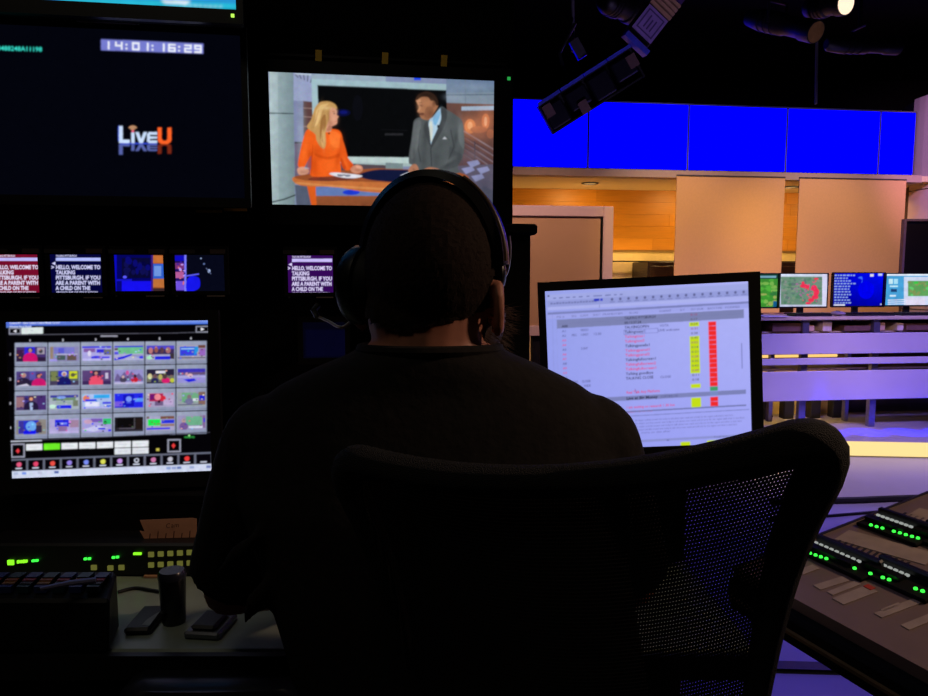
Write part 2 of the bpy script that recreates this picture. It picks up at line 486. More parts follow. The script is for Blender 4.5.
# ============================================================ studio set (turned 8 degrees)
SA = R(8); SO = Vector((0, 7.4, 0))
SR = Vector((math.cos(SA), math.sin(SA), 0)); SN = Vector((-math.sin(SA), math.cos(SA), 0))
def on(px, py, w):
    P = hit(px, py, SO + SN * w, SN); return (P - SO).dot(SR), P.z
def sset(o): o.location = SO; o.rotation_euler = (0, 0, SA); return o
def U(px, w, py=200): return on(px, py, w)[0]
def Z(py, w, px=700): return on(px, py, w)[1]

# blue header light box of five panels
t = sset(thing('header_lightbox', 'glowing blue panel band along the top of the studio set', 'light panel'))
zt, zb = Z(106, 0), Z(170, 0)
seams = [U(x_, -0.02, 140) for x_ in (430, 588.5, 688.5, 787, 880, 915.5)]
BLUE = emat('blue_lightbox_panel', (0, 0, 255), 2.2)
for a, b in zip(seams[:-1], seams[1:]):
    MB().bb(a + 0.012, b - 0.012, -0.02, 0.03, zb, zt).build('panel', BLUE, t, bevel=0.004)
HDF = mat('header_frame_paint', (62, 56, 66), 0.6)
f = MB(); f.bb(seams[0], seams[-1], 0.0, 0.35, zb - 0.01, zb + 0.01); f.bb(seams[0], seams[-1], 0.03, 0.35, zb, zt + 0.015)
f.bb(seams[0], seams[-1], -0.022, 0.35, zt, zt + 0.016)
for a in seams: f.bb(a - 0.011, a + 0.011, -0.012, 0.03, zb, zt)
f.build('frame', HDF, t)
# fascia and alcove ceiling under it
zf = Z(178.5, 0)
FAS = mat('fascia_paint', (172, 150, 140), 0.6, var=0.04)
o = sset(MB().bb(seams[0], seams[-1] + 0.1, -0.03, 0.12, zf, zb - 0.012).build('trim_1', FAS)); struct(o)
WB = 1.35
o = sset(MB().bb(seams[0] - 0.5, seams[-1] + 0.6, 0.12, WB + 0.1, zf + 0.03, zf + 0.09).build('ceiling_alcove', mat('alcove_ceiling_paint', (215, 195, 160), 0.6, var=0.03))); struct(o)
# back wall with planks over cream wainscot
zr = Z(250, WB, 640); ztop = zf + 0.03
WOOD = woodmat('honey_wood_plank', (206, 138, 36))
wall = sset(MB().bb(seams[0] - 0.5, seams[-1] + 0.6, WB + 0.02, WB + 0.1, 0.16, ztop).build('wall_studio', mat('set_wall_paint', (170, 110, 40), 0.7))); struct(wall)
rows = 5; rh = (ztop - zr) / rows
for r in range(rows):
    x = seams[0] - 0.5 - random.random() * 0.8
    while x < seams[-1] + 0.5:
        L = random.uniform(0.7, 1.5)
        MB().bb(max(x, seams[0] - 0.5) + 0.0012, min(x + L, seams[-1] + 0.6) - 0.0012, WB + random.uniform(-0.003, 0.003), WB + 0.02, zr + r * rh + 0.001, zr + (r + 1) * rh - 0.001).build('plank', WOOD, wall)
        x += L
MB().bb(seams[0] - 0.5, seams[-1] + 0.6, WB - 0.005, WB + 0.02, 0.16, zr - 0.03).build('wainscot', mat('wainscot_paint', (226, 205, 150), 0.55, var=0.04), wall)
MB().bb(seams[0] - 0.5, seams[-1] + 0.6, WB - 0.025, WB + 0.02, zr - 0.026, zr - 0.006).build('rail', mat('rail_metal', (150, 120, 80), 0.4, 0.4), wall)
# recessed downlights in the alcove
for i, (px, lab) in enumerate(((590, 'recessed downlight in alcove ceiling above the framed display'), (792, 'recessed downlight in alcove ceiling between the two scrims'), (705, 'recessed downlight in alcove ceiling behind the wider scrim'), (870, 'recessed downlight in alcove ceiling behind the right scrim'))):
    u = U(px, 0.75, 186); zz = zf + 0.03
    d = sset(thing('downlight', lab, 'ceiling light', group='alcove downlights'))
    d.location = SO + SR * u + SN * 0.75 + Vector((0, 0, zz))
    MB().lathe([(0.075, -0.004), (0.095, -0.012), (0.1, 0.0)], n=24).build('ring', HDF, d)
    MB().lathe([(0.0, -0.006), (0.07, -0.006), (0.07, -0.002)], n=20).build('lens', emat('warm_downlight_lens', (255, 205, 130), 0.4), d)
    P = SO + SR * u + SN * 0.75
    area('downlight_lamp', (P.x, P.y, zz - 0.03), (P.x + SN.x * 0.35, P.y + SN.y * 0.35, zz - 1), 5, (1.0, 0.62, 0.22), 0.14, 0.14)

# warm cove uplight standing on the dark cabinet
u0, u1 = U(470, 1.05, 262), U(812, 1.05, 262); zcv = Z(262, 1.0, 660)
t = sset(thing('cove_uplight', 'warm strip uplight lying along the top of the dark cabinet', 'light'))
MB().bb(u0, u1, 1.02, 1.10, zcv + 0.001, zcv + 0.015).build('channel', DKG, t)
MB().bb(u0 + 0.02, u1 - 0.02, 1.035, 1.085, zcv + 0.015, zcv + 0.018).build('diffuser', emat('cove_diffuser', (255, 190, 90), 1.0), t)
P = SO + SR * ((u0 + u1) / 2) + SN * 1.0; Q = P + SN * 0.4
lt = area('cove_lamp', (P.x, P.y, zcv + 0.03), (Q.x, Q.y, zcv + 0.75), 10, (1.0, 0.62, 0.16), u1 - u0, 0.08)

# two hanging scrims
SCR = mat('tan_scrim_fabric', (214, 168, 118), 0.85, var=0.03, scale=60)
for (x0, x1, lab) in ((676, 784, 'wide tan fabric scrim hanging left of the narrow wood gap'), (798.5, 905, 'tan fabric scrim hanging beside the curved purple column')):
    a, b = U(x0, -0.04), U(x1, -0.04)
    s_ = sset(thing('fabric_scrim', lab, 'scrim', group='tan scrims under the header'))
    m = MB(); N = 24
    m.bb(a, b, -0.045, -0.035, 0.2, zf + 0.02); m.build('fabric', SCR, s_)
    MB().tube([(a, -0.04, 0.19), (b, -0.04, 0.19)], 0.012, 8).build('bottom_bar', DKG, s_)
    MB().bb(a, b, -0.05, -0.03, zf + 0.015, zf + 0.03).build('top_bar', HDF, s_)

# big framed display
FY = -0.5
a, b = U(470, FY, 300), U(611, FY, 300); zt2 = Z(206, FY, 560); zb2 = zt2 - 1.25
t = sset(thing('framed_display', 'large dark glossy display in a pale pink frame on stand', 'display'))
f = MB(); fw = 0.10
f.bb(a, a + fw, FY - 0.03, FY + 0.05, zb2, zt2); f.bb(b - fw, b, FY - 0.03, FY + 0.05, zb2, zt2)
f.bb(a + fw, b - fw, FY - 0.03, FY + 0.05, zt2 - fw, zt2); f.bb(a + fw, b - fw, FY - 0.03, FY + 0.05, zb2, zb2 + fw)
f.build('frame', mat('pale_frame_paint', (205, 178, 182), 0.5, var=0.03), t, bevel=0.006)
MB().bb(a + fw, b - fw, FY, FY + 0.02, zb2 + fw, zt2 - fw).build('glass', mat('tan_reflection_glass', (186, 150, 120), 0.16, var=0.05, scale=2), t)  # tan reflection of the set put into the glass base colour
MB().bb(b - fw - 0.022, b - fw, FY - 0.012, FY + 0.001, zb2 + fw, zt2 - fw).build('inner_edge', BLKM, t)
MB().bb((a + b) / 2 - 0.08, (a + b) / 2 + 0.08, FY + 0.02, FY + 0.1, 0.16, zb2 + 0.3).build('stand', DKG, t)
MB().bb((a + b) / 2 - 0.4, (a + b) / 2 + 0.4, FY - 0.2, FY + 0.3, 0.12, 0.16).build('foot', DKG, t)

# dark cabinet against the wainscot
a, b = U(648, 0.8, 262), U(812, 0.8, 262); zc = Z(262, 1.0, 660)
t = sset(thing('dark_cabinet', 'dark brown low cabinet standing against the cream wainscot behind the scrims', 'cabinet'))
DBR = mat('dark_brown_veneer', (46, 33, 34), 0.4)
MB().bb(a, b, 0.8, 1.3, 0.16, zc).build('body', DBR, t, bevel=0.008)
n = 4
for i in range(n):
    w_ = (b - a) / n
    d = MB().bb(a + i * w_ + 0.01, a + (i + 1) * w_ - 0.01, 0.78, 0.8, 0.22, zc - 0.05).build('door', DBR, t, bevel=0.004)
    MB().bb(a + (i + 0.8) * w_, a + (i + 0.83) * w_, 0.765, 0.78, 0.8, 0.95).build('handle', CHR, d)

# curved column wall on the right
cc = at(1030, 275, 8.6); CRAD = cc.x - at(906, 275, 8.6).x
colw = MB(); PNK = mat('column_panel_laminate', (196, 178, 190), 0.45, var=0.03, scale=4)
ztc = at(915, 96, 8.5).z
wallc = thing('wall_curved', None, None, (cc.x, 8.6, 0)); wallc['kind'] = 'structure'
zs = [0.12, 0.9, 1.55, at(915, 187, 8.2).z, ztc]
for i in range(4):
    for j in range(7):
        a0, a1 = R(178 + j * 24) + 0.006, R(178 + (j + 1) * 24) - 0.006
        m = MB(); K = 6
        o_ = [(CRAD * math.cos(a0 + (a1 - a0) * k / K), CRAD * math.sin(a0 + (a1 - a0) * k / K)) for k in range(K + 1)]
        i_ = [(p[0] * 0.97, p[1] * 0.97) for p in o_]
        pl = o_ + i_[::-1]; n = len(pl)
        m.add([(x, y, zs[i] + 0.006) for x, y in pl] + [(x, y, zs[i + 1] - 0.006) for x, y in pl],
              [tuple(range(n)), tuple(range(2 * n - 1, n - 1, -1))] + [(k, (k + 1) % n, (k + 1) % n + n, k + n) for k in range(n)])
        m.build('panel', PNK, wallc)
m = MB(); m.lathe([(CRAD * 0.965, 0.12), (CRAD * 0.965, ztc - 0.01)], n=48); m.build('core', mat('column_core', (70, 50, 60), 0.7), wallc)

# black wall display beside the column
p = at(903.5, 219, 6.7); q = at(985, 276, 6.7)
t = thing('studio_display', 'black switched off display at the right edge behind the weather monitors', 'display', (p.x, 6.7, q.z))
w_, h_ = q.x - p.x, p.z - q.z
f = MB(); f.bb(0, 0.02, -0.02, 0.03, -0.1, h_); f.bb(w_ - 0.02, w_, -0.02, 0.03, -0.1, h_); f.bb(0.02, w_ - 0.02, -0.02, 0.03, h_ - 0.02, h_); f.bb(0.02, w_ - 0.02, -0.02, 0.03, -0.1, -0.08)
f.build('frame', mat('mauve_bezel', (90, 70, 85), 0.5), t)
MB().bb(0.02, w_ - 0.02, -0.005, 0.02, -0.08, h_ - 0.02).build('screen', mat('off_screen_glass', (14, 10, 10), 0.35, spec=0.3), t)
MB().bb(w_ / 2 - 0.05, w_ / 2 + 0.05, 0.02, 0.08, 0.12 - q.z, h_ * 0.5).build('stand', DKG, t)
MB().bb(w_ / 2 - 0.3, w_ / 2 + 0.3, -0.15, 0.2, 0.115 - q.z, 0.14 - q.z).build('foot', DKG, t)

# ------------------------------------------------------------ stage riser
P0 = atz(845, 457, 0.0); ga = R(-5)
gr = Vector((math.cos(ga), math.sin(ga), 0))
SH = 0.115
A = P0 - gr * 3.2; B = P0 + gr * 4.0
def riser(m, z0, z1, off):
    pts = [A + Vector((0, off, 0)), B + Vector((0, off, 0)), Vector((7.4, 10.3, 0)), Vector((A.x, 10.3, 0))]
    n = 4
    m.add([(v.x, v.y, z0) for v in pts] + [(v.x, v.y, z1) for v in pts], [(3, 2, 1, 0), (4, 5, 6, 7)] + [(k, (k + 1) % n, (k + 1) % n + n, k + n) for k in range(n)])
    return m
STG = mat('stage_floor_gloss', (168, 160, 172), 0.22, var=0.04, scale=3)
st = struct(riser(MB(), 0.0, SH, 0.02).build('floor_stage', STG))
m = MB(); d = Vector((0, -0.0, 0))
m.add([(A.x, A.y, 0.012), (B.x, B.y, 0.012), (B.x, B.y, SH - 0.004), (A.x, A.y, SH - 0.004), (A.x, A.y + 0.02, 0.012), (B.x, B.y + 0.02, 0.012), (B.x, B.y + 0.02, SH - 0.004), (A.x, A.y + 0.02, SH - 0.004)],
      [(0, 1, 2, 3), (7, 6, 5, 4), (0, 4, 5, 1), (3, 2, 6, 7), (1, 5, 6, 2), (0, 3, 7, 4)])
m.build('edge_light', emat('warm_stage_edge_light', (255, 222, 150), 1.1), st)

# ------------------------------------------------------------ studio counter
KA = R(7); KO = Vector((0, 5.15, 0)); KR = Vector((math.cos(KA), math.sin(KA), 0)); KN = Vector((-math.sin(KA), math.cos(KA), 0))
def kon(px, py, w=0.0):
    P = hit(px, py, KO + KN * w, KN); return (P - KO).dot(KR), P.z
def ku(px, w=0.0): return kon(px, 330, w)[0]
def kz(py, w=0.0, px=842): return kon(px, py, w)[1]
t = thing('studio_counter', 'long curved-front studio counter with lilac acrylic bands and metal posts', 'counter', KO, (0, 0, KA))
t['label'] = 'long studio counter with lilac lit acrylic bands and metal posts'
k0, k1 = ku(640), ku(1120)
for (ya, yb, th) in ((333, 353.5, 0.02), (357.5, 364, 0.02), (370.5, 399.5, 0.02)):
    MB().bb(k0, k1, -th, 0, kz(yb), kz(ya)).build('acrylic_band', WHT, t, bevel=0.004)
MB().bb(k0, k1, -0.01, 0.62, kz(320), kz(316.5)).build('worktop', CRM, t, bevel=0.006)
PST = mat('post_metal', (120, 118, 150), 0.35, 0.7)
for px, w in ((700, 0.02), (774, 0.3), (806, 0.02), (851, 0.25), (877, 0.02), (945, 0.02), (1010, 0.02)):
    wd = 0.026 if w < 0.1 else 0.016
    a = ku(px, w)
    MB().bb(a - wd, a + wd, w, w + 0.04, SH, kz(320)).build('post', PST, t)
MB().bb(k0, k1, 0.1, 0.6, kz(333.5), kz(332)).build('shelf', CRM, t)
MB().bb(k0, k1, 0.1, 0.6, kz(371.5), kz(369.5)).build('lower_shelf', mat('shelf_laminate', (120, 105, 80), 0.5), t)
BKP = mat('counter_back_panel', (190, 165, 110), 0.55, var=0.25, scale=5)
a = ku(851, 0.6)
MB().bb(k0, a, 0.6, 0.62, SH, kz(320)).build('back_panel', BKP, t)
MB().bb(a, k1, 0.6, 0.62, SH, kz(320)).build('back_panel', mat('dark_counter_back', (50, 44, 62), 0.5, var=0.4, scale=7), t)
TUBE = emat('warm_tube', (255, 205, 120), 1.1)
for (xa, xb, y) in ((690, 803, 355.3), (808, 838, 355.3), (690, 803, 367.5), (808, 838, 367.5)):
    MB().tube([(ku(xa, 0.45), 0.45, kz(y, 0.45)), (ku(xb, 0.45), 0.45, kz(y, 0.45))], 0.012, 8).build('light_tube', TUBE, t)
for px in (775, 815):
    P = KO + KR * ku(px, 0.3) + KN * 0.3
    point('under_counter_lamp', (P.x, P.y, kz(385, 0.3)), 2.4, (1.0, 0.66, 0.2), 0.04)
# things stored under the counter
BX = [mat('store_box_tan', (205, 170, 140), 0.7), mat('store_box_brown', (110, 80, 72), 0.6), mat('store_box_pale', (220, 205, 195), 0.6)]
i = 0
for (xa, xb, h, lab) in ((762, 790, 12, 'brown storage box on top counter shelf by the desktop edge'), (793, 803, 9, 'pale narrow storage box on top counter shelf near the metal post'), (811, 820, 14, 'small tan storage box on top counter shelf right of the metal post'), (832, 858, 8, 'wide low tan box on top counter shelf below the blue weather monitor'),
                         (860, 872, 12, 'tan box on top counter shelf left of the second metal post'), (884, 890, 11, 'slim pale box on top counter shelf right of the second post'), (893, 920, 10, 'wide brown box on top counter shelf at the right edge')):
    a, b = ku(xa, 0.2), ku(xb, 0.2); z0 = kz(332); zz = z0 + h * 0.0056
    o = MB().bb(a, b, 0.05, 0.36, z0 + 0.001, zz).build('storage_box', BX[(i * 2 + 1) % 3], None, bevel=0.004)
    o.location = KO; o.rotation_euler = (0, 0, KA); tag(o, lab, 'box', 'boxes on the counter shelf'); i += 1
DKC = mat('cable_black', (12, 11, 12), 0.6)
for (xa, lab) in ((762, 'black power adapter box on stage under the counter, leftmost'), (785, 'black power adapter box on stage under the counter, near the thin post'), (812, 'black power adapter box on stage just right of the counter post'), (834, 'black power adapter box on stage under the counter, furthest right')):
    a = ku(xa, 0.42); o = MB().bb(a, a + 0.09, 0.38, 0.46, SH, SH + random.uniform(0.1, 0.2)).build('power_adapter', DKC, None, bevel=0.006)
    o.location = KO; o.rotation_euler = (0, 0, KA); tag(o, lab, 'adapter', 'adapters under the counter')
for (x0, x1, y0, lab) in ((770, 812, 408, 'black cable sagging under the left of the counter'), (815, 846, 406, 'black cable sagging under the counter between two posts')):
    pts = [];
    for k in range(13):
        q_ = k / 12; pts.append((ku(x0 + (x1 - x0) * q_, 0.5), 0.5, kz(y0 + 14 * math.sin(PI * q_) + 2 * math.sin(9 * q_), 0.5)))
    o = MB().tube(pts, 0.012, 8).build('cable', DKC); o.location = KO; o.rotation_euler = (0, 0, KA); tag(o, lab, 'cable', 'cables under the counter')

# ------------------------------------------------------------ weather monitors on the counter
def stand(p, base_z_world, depth_off=0.03):
    x0, x1, z0, z1 = p.box; t = p.root
    cx = (x0 + x1) / 2; zb = base_z_world - t.location.z
    m = MB(); m.bb(cx - 0.025, cx + 0.025, 0.03, 0.05, zb + 0.008, (z0 + z1) / 2); m.build('stand_neck', BLK, t)
    MB().bb(cx - 0.09, cx + 0.09, -0.02, 0.12, zb, zb + 0.01).build('stand_base', BLK, t, bevel=0.003)
zk = kz(316.5)
def wmon(lab, cpx, corners, w):
    P = hit(cpx[0], cpx[1], KO + KN * w, KN)
    return panel('desktop_monitor', lab, 'monitor', cpx, P.y, 7, 0, 0, corners, (0.008, 0.008, 0.012, 0.008), 0.05, 'weather monitors on the studio counter', 1e-4)
rw = random.Random(3)
def blobs(p, x0, y0, x1, y1, cols, n, rx, ry):
    for i in range(n):
        p.ell(rw.uniform(x0, x1), rw.uniform(y0, y1), rw.uniform(rx * 0.4, rx), rw.uniform(ry * 0.4, ry), rw.choice(cols), 7)
p = wmon('counter monitor with a bright green terrain map, half hidden by the rundown screen', (752, 291), ((727, 274), (778, 274), (778, 307), (727, 307)), 0.34)
p.rect(727, 274, 778, 307, (60, 140, 50)); blobs(p, 729, 280, 776, 305, [(80, 170, 60), (50, 120, 60), (150, 170, 90), (60, 150, 50), (120, 180, 80)], 90, 4, 2.4)
p.rect(727, 274, 778, 279, (20, 60, 50)); p.rect(727, 276, 776, 278, (120, 170, 190)); p.rect(773, 301, 778, 307, (20, 90, 140))
p.raster('screen', p.root, 110, 0.6, 0.06, 5); stand(p, zk)
p = wmon('counter monitor with a grey green radar map and red storm cells', (804, 291), ((780, 274), (827, 274), (827, 306.5), (780, 306.5)), 0.28)
p.rect(780, 274, 827, 307, (105, 140, 120)); blobs(p, 781, 277, 821, 304, [(90, 130, 105), (120, 150, 125), (95, 120, 115), (130, 140, 135), (80, 130, 100)], 110, 2.6, 1.8)
blobs(p, 795, 284, 812, 296, [(150, 120, 150), (160, 110, 150)], 14, 1.6, 1.2)
for cx, cy, rx, ry in ((804, 286, 4, 2), (807, 287, 2.5, 2), (814, 288, 3, 3), (816, 292, 3, 4), (815, 297, 3.4, 2.2), (811, 300, 3, 2), (808, 303, 2.5, 1.2), (803, 283, 1.5, 1.5), (816, 279, 2.4, 1)):
    p.ell(cx, cy, rx, ry, (235, 50, 85)); 
blobs(p, 803, 280, 819, 303, [(240, 60, 100), (230, 60, 140), (105, 140, 120)], 26, 1.2, 0.9)
p.rect(780, 274, 827, 277, (205, 215, 235)); p.rect(822, 274, 827, 307, (215, 215, 245)); p.rect(780, 304.5, 822, 307, (200, 205, 235)); p.rect(780, 274, 781, 307, (200, 205, 235))
p.raster('screen', p.root, 110, 0.6, 0.06, 5); stand(p, zk)
p = wmon('counter monitor with a deep blue screen of white text lines', (858, 290), ((833, 273.5), (883.5, 273), (884, 305.5), (834, 306)), 0.28)
p.poly([(833, 273), (884, 273), (884, 306), (833, 306)], [(0, 0, 190), (0, 10, 250), (0, 0, 170), (0, 0, 150)])
p.spl([(858, 278), (862, 277), (862, 283), (860, 286), (862, 280)], (60, 110, 255)); p.ell(866, 290, 8, 9, (0, 0, 240))
for r_ in range(11):
    x = 834.5
    while x < 846 + rw.random() * 8:
        L = rw.uniform(1.2, 3.2); p.rect(x, 275 + r_ * 2.7, x + L, 276.2 + r_ * 2.7, (150, 175, 235)); x += L + 0.9
p.rect(834, 304, 845, 305.6, (220, 225, 245)); p.rect(870, 274.2, 873.5, 276.8, (230, 230, 240)); p.rect(878, 273.8, 882, 276, (200, 210, 250)); p.rect(880, 303.5, 883, 304.6, (210, 215, 240))
p.raster('screen', p.root, 110, 0.6, 0.06, 5); stand(p, zk)
p = wmon('counter monitor with a pale window and small green map, cut by the frame edge', (910, 290), ((884.5, 274), (935, 274), (936, 305), (887, 305)), 0.20)
p.rect(884, 274, 937, 306, (70, 160, 215)); p.rect(884, 274, 937, 276, (225, 235, 250)); p.rect(904, 277, 937, 306, (205, 215, 240))
p.rect(908, 281, 937, 296, (95, 160, 90)); blobs(p, 909, 282, 932, 295, [(60, 190, 70), (100, 200, 110), (130, 150, 90)], 30, 3, 2)
p.rect(889, 279, 893, 284, (200, 240, 250)); p.rect(894, 279, 898, 284, (170, 225, 250)); p.rect(890, 285.5, 898, 287, (190, 230, 250)); p.rect(891, 289, 897, 292, (30, 60, 110)); p.rect(890, 295, 896, 296.5, (220, 240, 250))
for r_ in range(3): p.line([(888, 300 + r_ * 2), (905, 299.5 + r_ * 2)], 0.9, (225, 230, 250))
p.rect(906, 297.5, 925, 305, (220, 215, 240))
p.raster('screen', p.root, 110, 0.6, 0.06, 5); stand(p, zk)
# keyboards and mouse on the counter
KB = mat('keyboard_black', (20, 17, 20), 0.5)
for (x0, x1, lab) in ((790, 827, 'black keyboard in front of the radar monitor'), (845, 889, 'black keyboard in front of the deep blue monitor'), (896, 940, 'black keyboard in front of the pale window monitor')):
    a, b = ku(x0, 0.1), ku(x1, 0.1)
    kb = thing('keyboard', lab, 'keyboard', KO + KR * ((a + b) / 2) + KN * 0.1 + Vector((0, 0, zk)), (0, 0, KA), 'keyboards on the studio counter')
    w_ = b - a
    MB().bb(-w_ / 2, w_ / 2, -0.06, 0.06, 0, 0.016).build('case', KB, kb, bevel=0.004)
    m = MB()
    for r_ in range(4):
        for c_ in range(12): m.box((-w_ / 2 + 0.02 + c_ * (w_ - 0.04) / 11, -0.042 + r_ * 0.027, 0.019), (0.02, 0.02, 0.008))
    m.build('keys', BLK, kb)
m = thing('mouse', 'pale grey computer mouse on the counter between two keyboards', 'mouse', KO + KR * ku(837, 0.08) + KN * 0.08 + Vector((0, 0, zk)), (0, 0, KA))
MB().ell((0, 0, 0.019), 0.045, 0.07, 0.018, 14, 8).build('shell', mat('mouse_grey', (150, 140, 160), 0.4), m, smooth=True)
MB().tube([(0, -0.02, 0.034), (0, 0.02, 0.036)], 0.006, 8).build('wheel', BLK, m)
o = MB().bb(0, ku(787, .05) - ku(763, .05), 0, 0.2, 0, 0.006).build('paper_sheets', mat('paper_white', (215, 205, 220), 0.8), None)
o.location = KO + KR * ku(762, 0.0) + KN * -0.02 + Vector((0, 0, zk)); o.rotation_euler = (0, 0, KA)
tag(o, 'white paper sheets on the counter top in front of the green map monitor', 'paper')

# ------------------------------------------------------------ floor cables
for (pts, r_, lab) in (([(770, 501), (850, 500), (890, 498.5), (960, 497), (1100, 500)], 0.018, 'thick black cable across the floor in front of the stage'),
                       ([(770, 519), (810, 517), (850, 514), (900, 510), (960, 508), (1050, 515)], 0.008, 'thin dark cable on the floor nearer than the thick one'),):
    P = [tuple(atz(x, y, r_)) for x, y in pts]
    o = MB().tube(catmull(P, 6, False), r_, 8).build('floor_cable', DKC); tag(o, lab, 'cable', 'floor cables')
o = MB().add([tuple(atz(x, y, 0.002)) for x, y in ((755, 668), (900, 672), (900, 664), (755, 660))] + [tuple(atz(x, y, 0.012)) for x, y in ((755, 668), (900, 672), (900, 664), (755, 660))],
   [(3, 2, 1, 0), (4, 5, 6, 7), (0, 1, 5, 4), (1, 2, 6, 5), (2, 3, 7, 6), (3, 0, 4, 7)]).build('cable_cover', mat('brown_rubber', (60, 46, 44), 0.7))
tag(o, 'flat brown cable cover strip on the floor beneath the mixing console', 'cable cover')

# ------------------------------------------------------------ lighting grid and fixtures
GY = 4.7
for (z_, y_, lab) in ((3.42, 4.7, 'black grid pipe carrying the stage lights'), (3.42, 5.45, 'black grid pipe carrying the right drop pipe'), (3.6, 6.2, 'black grid pipe over the studio counter')):
    o = MB().tube([(-1, y_, z_), (7, y_, z_)], 0.025, 12).build('grid_pipe', DKG); tag(o, lab, 'pipe', 'lighting grid pipes')
for px, y0, y1, lab in ((572, -60, 52, 'thin vertical drop pipe left of the softlight fixture'), (815, 38, 104, 'thin vertical drop pipe below the right spot cans')):
    Y_ = GY if px < 600 else 5.45; tp_ = at(px, y0, Y_); tp_.z = 3.42
    o = MB().tube([tuple(tp_), tuple(at(px + 1, y1, Y_))], 0.011, 8).build('drop_pipe', mat('grey_pipe', (95, 92, 98), 0.5)); tag(o, lab, 'pipe', 'drop pipes')
def pxv(px, py, c, Y): return at(px, py, Y) - c
# fixture 1: tilted four-bay softlight
c = at(590, 92, GY); mpp = GY / FPX
t = thing('softlight_fixture', 'black tilted softlight fixture hanging in front of the blue header', 'stage light', c, (R(12), R(-30.6), R(-10)))
L, H_ = 100 * mpp, 31 * mpp
f = MB(); f.bb(-L / 2, L / 2, 0.12, 0.14, -H_ / 2, H_ / 2); f.bb(-L / 2, L / 2, -0.1, 0.12, H_ / 2 - 0.012, H_ / 2); f.bb(-L / 2, L / 2, -0.02, 0.12, -H_ / 2, -H_ / 2 + 0.012)
f.bb(-L / 2, -L / 2 + 0.012, -0.06, 0.12, -H_ / 2, H_ / 2); f.bb(L / 2 - 0.012, L / 2, -0.06, 0.12, -H_ / 2, H_ / 2)
f.build('housing', BLK, t)
BLUELIT = mat('blue_lit_flap', (70, 80, 200), 0.3)  # blue light on the flaps put into their colour
for k in range(4): 
    a = -L / 2 + k * L / 4
    MB().bb(a + 0.004, a + L / 4 - 0.004, -0.13, -0.1, H_ / 2 - 0.006, H_ / 2 + 0.014).build('top_flap', BLUELIT, t)
    MB().bb(a + 0.01, a + L / 4 - 0.012, -0.03 - 0.02 * (k % 2), 0.1, -H_ / 2 + 0.02 + 0.03 * (k % 2), H_ / 2 - 0.03).build('lamp_bay', mat('bay_dark', (24, 24, 34), 0.35, 0.3), t, bevel=0.01)
for (a, b) in ((0.3, 0.02), (-0.08, -0.06), (-0.28, 0.04)):
    MB().bb(a - 0.03, a + 0.03, -0.07, -0.04, b - 0.04, b + 0.04).build('label_plate', mat('fixture_plate', (110, 85, 80), 0.5, 0.3), t)
MB().tube([(-0.1, 0.0, H_ / 2), (-0.05, 0.0, H_ / 2 + 0.2), (0.12, 0.02, H_ / 2 + 0.3)], 0.012, 8).build('yoke', DKG, t)
MB().bb(0.03, 0.09, -0.03, 0.03, H_ / 2 + 0.1, H_ / 2 + 0.22).build('clamp', CHR, t)
# fixture 2: ballast box with printed label
c = at(666, 3, GY); t = thing('ballast_fixture', 'lilac labelled light ballast hanging from the grid above the softlight', 'stage light', c, (R(10), R(-52), 0))
Lb = 26 * mpp
LIL = mat('lilac_label_plate', (170, 140, 205), 0.5, 0.1); TAN = mat('ballast_tan', (200, 160, 120), 0.5)
f = MB().bb(-Lb * 1.6, Lb * 2.2, 0.0, 0.12, -0.085, 0.085).build('housing', BLK, t, bevel=0.008)
MB().bb(-Lb * 1.45, -Lb * 0.45, -0.012, 0.0, -0.08, 0.08).build('label_plate', LIL, t)
pc = Pic(c, Euler(t.rotation_euler).to_matrix(), 3e-4)
for (a, b, d_, e) in ((-1.35, -0.55, 0.065, 0.055), (-1.35, -0.55, -0.055, -0.065), (-1.35, -1.3, -0.055, 0.055), (-0.6, -0.55, -0.055, 0.055), (-1.2, -0.7, 0.03, 0.02), (-1.2, -0.8, 0.005, -0.005), (-1.2, -0.75, -0.02, -0.03)):
    pc.raw([(a * Lb, d_), (b * Lb, d_), (b * Lb, e), (a * Lb, e)], (92, 70, 130))
pc.build('label_print', t, INK, y=-0.0125)
for k in range(4): MB().bb(-Lb * 0.38 + k * 0.03, -Lb * 0.38 + k * 0.03 + 0.018, -0.02, 0.0, -0.085, 0.085).build('fin', TAN, t)
MB().bb(Lb * 0.3, Lb * 1.0, -0.015, 0.0, -0.08, 0.08).build('purple_plate', mat('purple_plate', (86, 60, 120), 0.5), t)
MB().bb(Lb * 1.1, Lb * 1.9, -0.02, 0.0, -0.06, 0.06).build('end_cap', TAN, t, bevel=0.01)
MB().bb(-Lb * 1.95, -Lb * 1.75, -0.05, 0.02, -0.1, 0.09).build('barn_door', BLUELIT, t)
MB().tube([(Lb, 0.1, 0.08), (Lb * 1.3, 0.12, 0.25)], 0.012, 8).build('yoke', DKG, t)
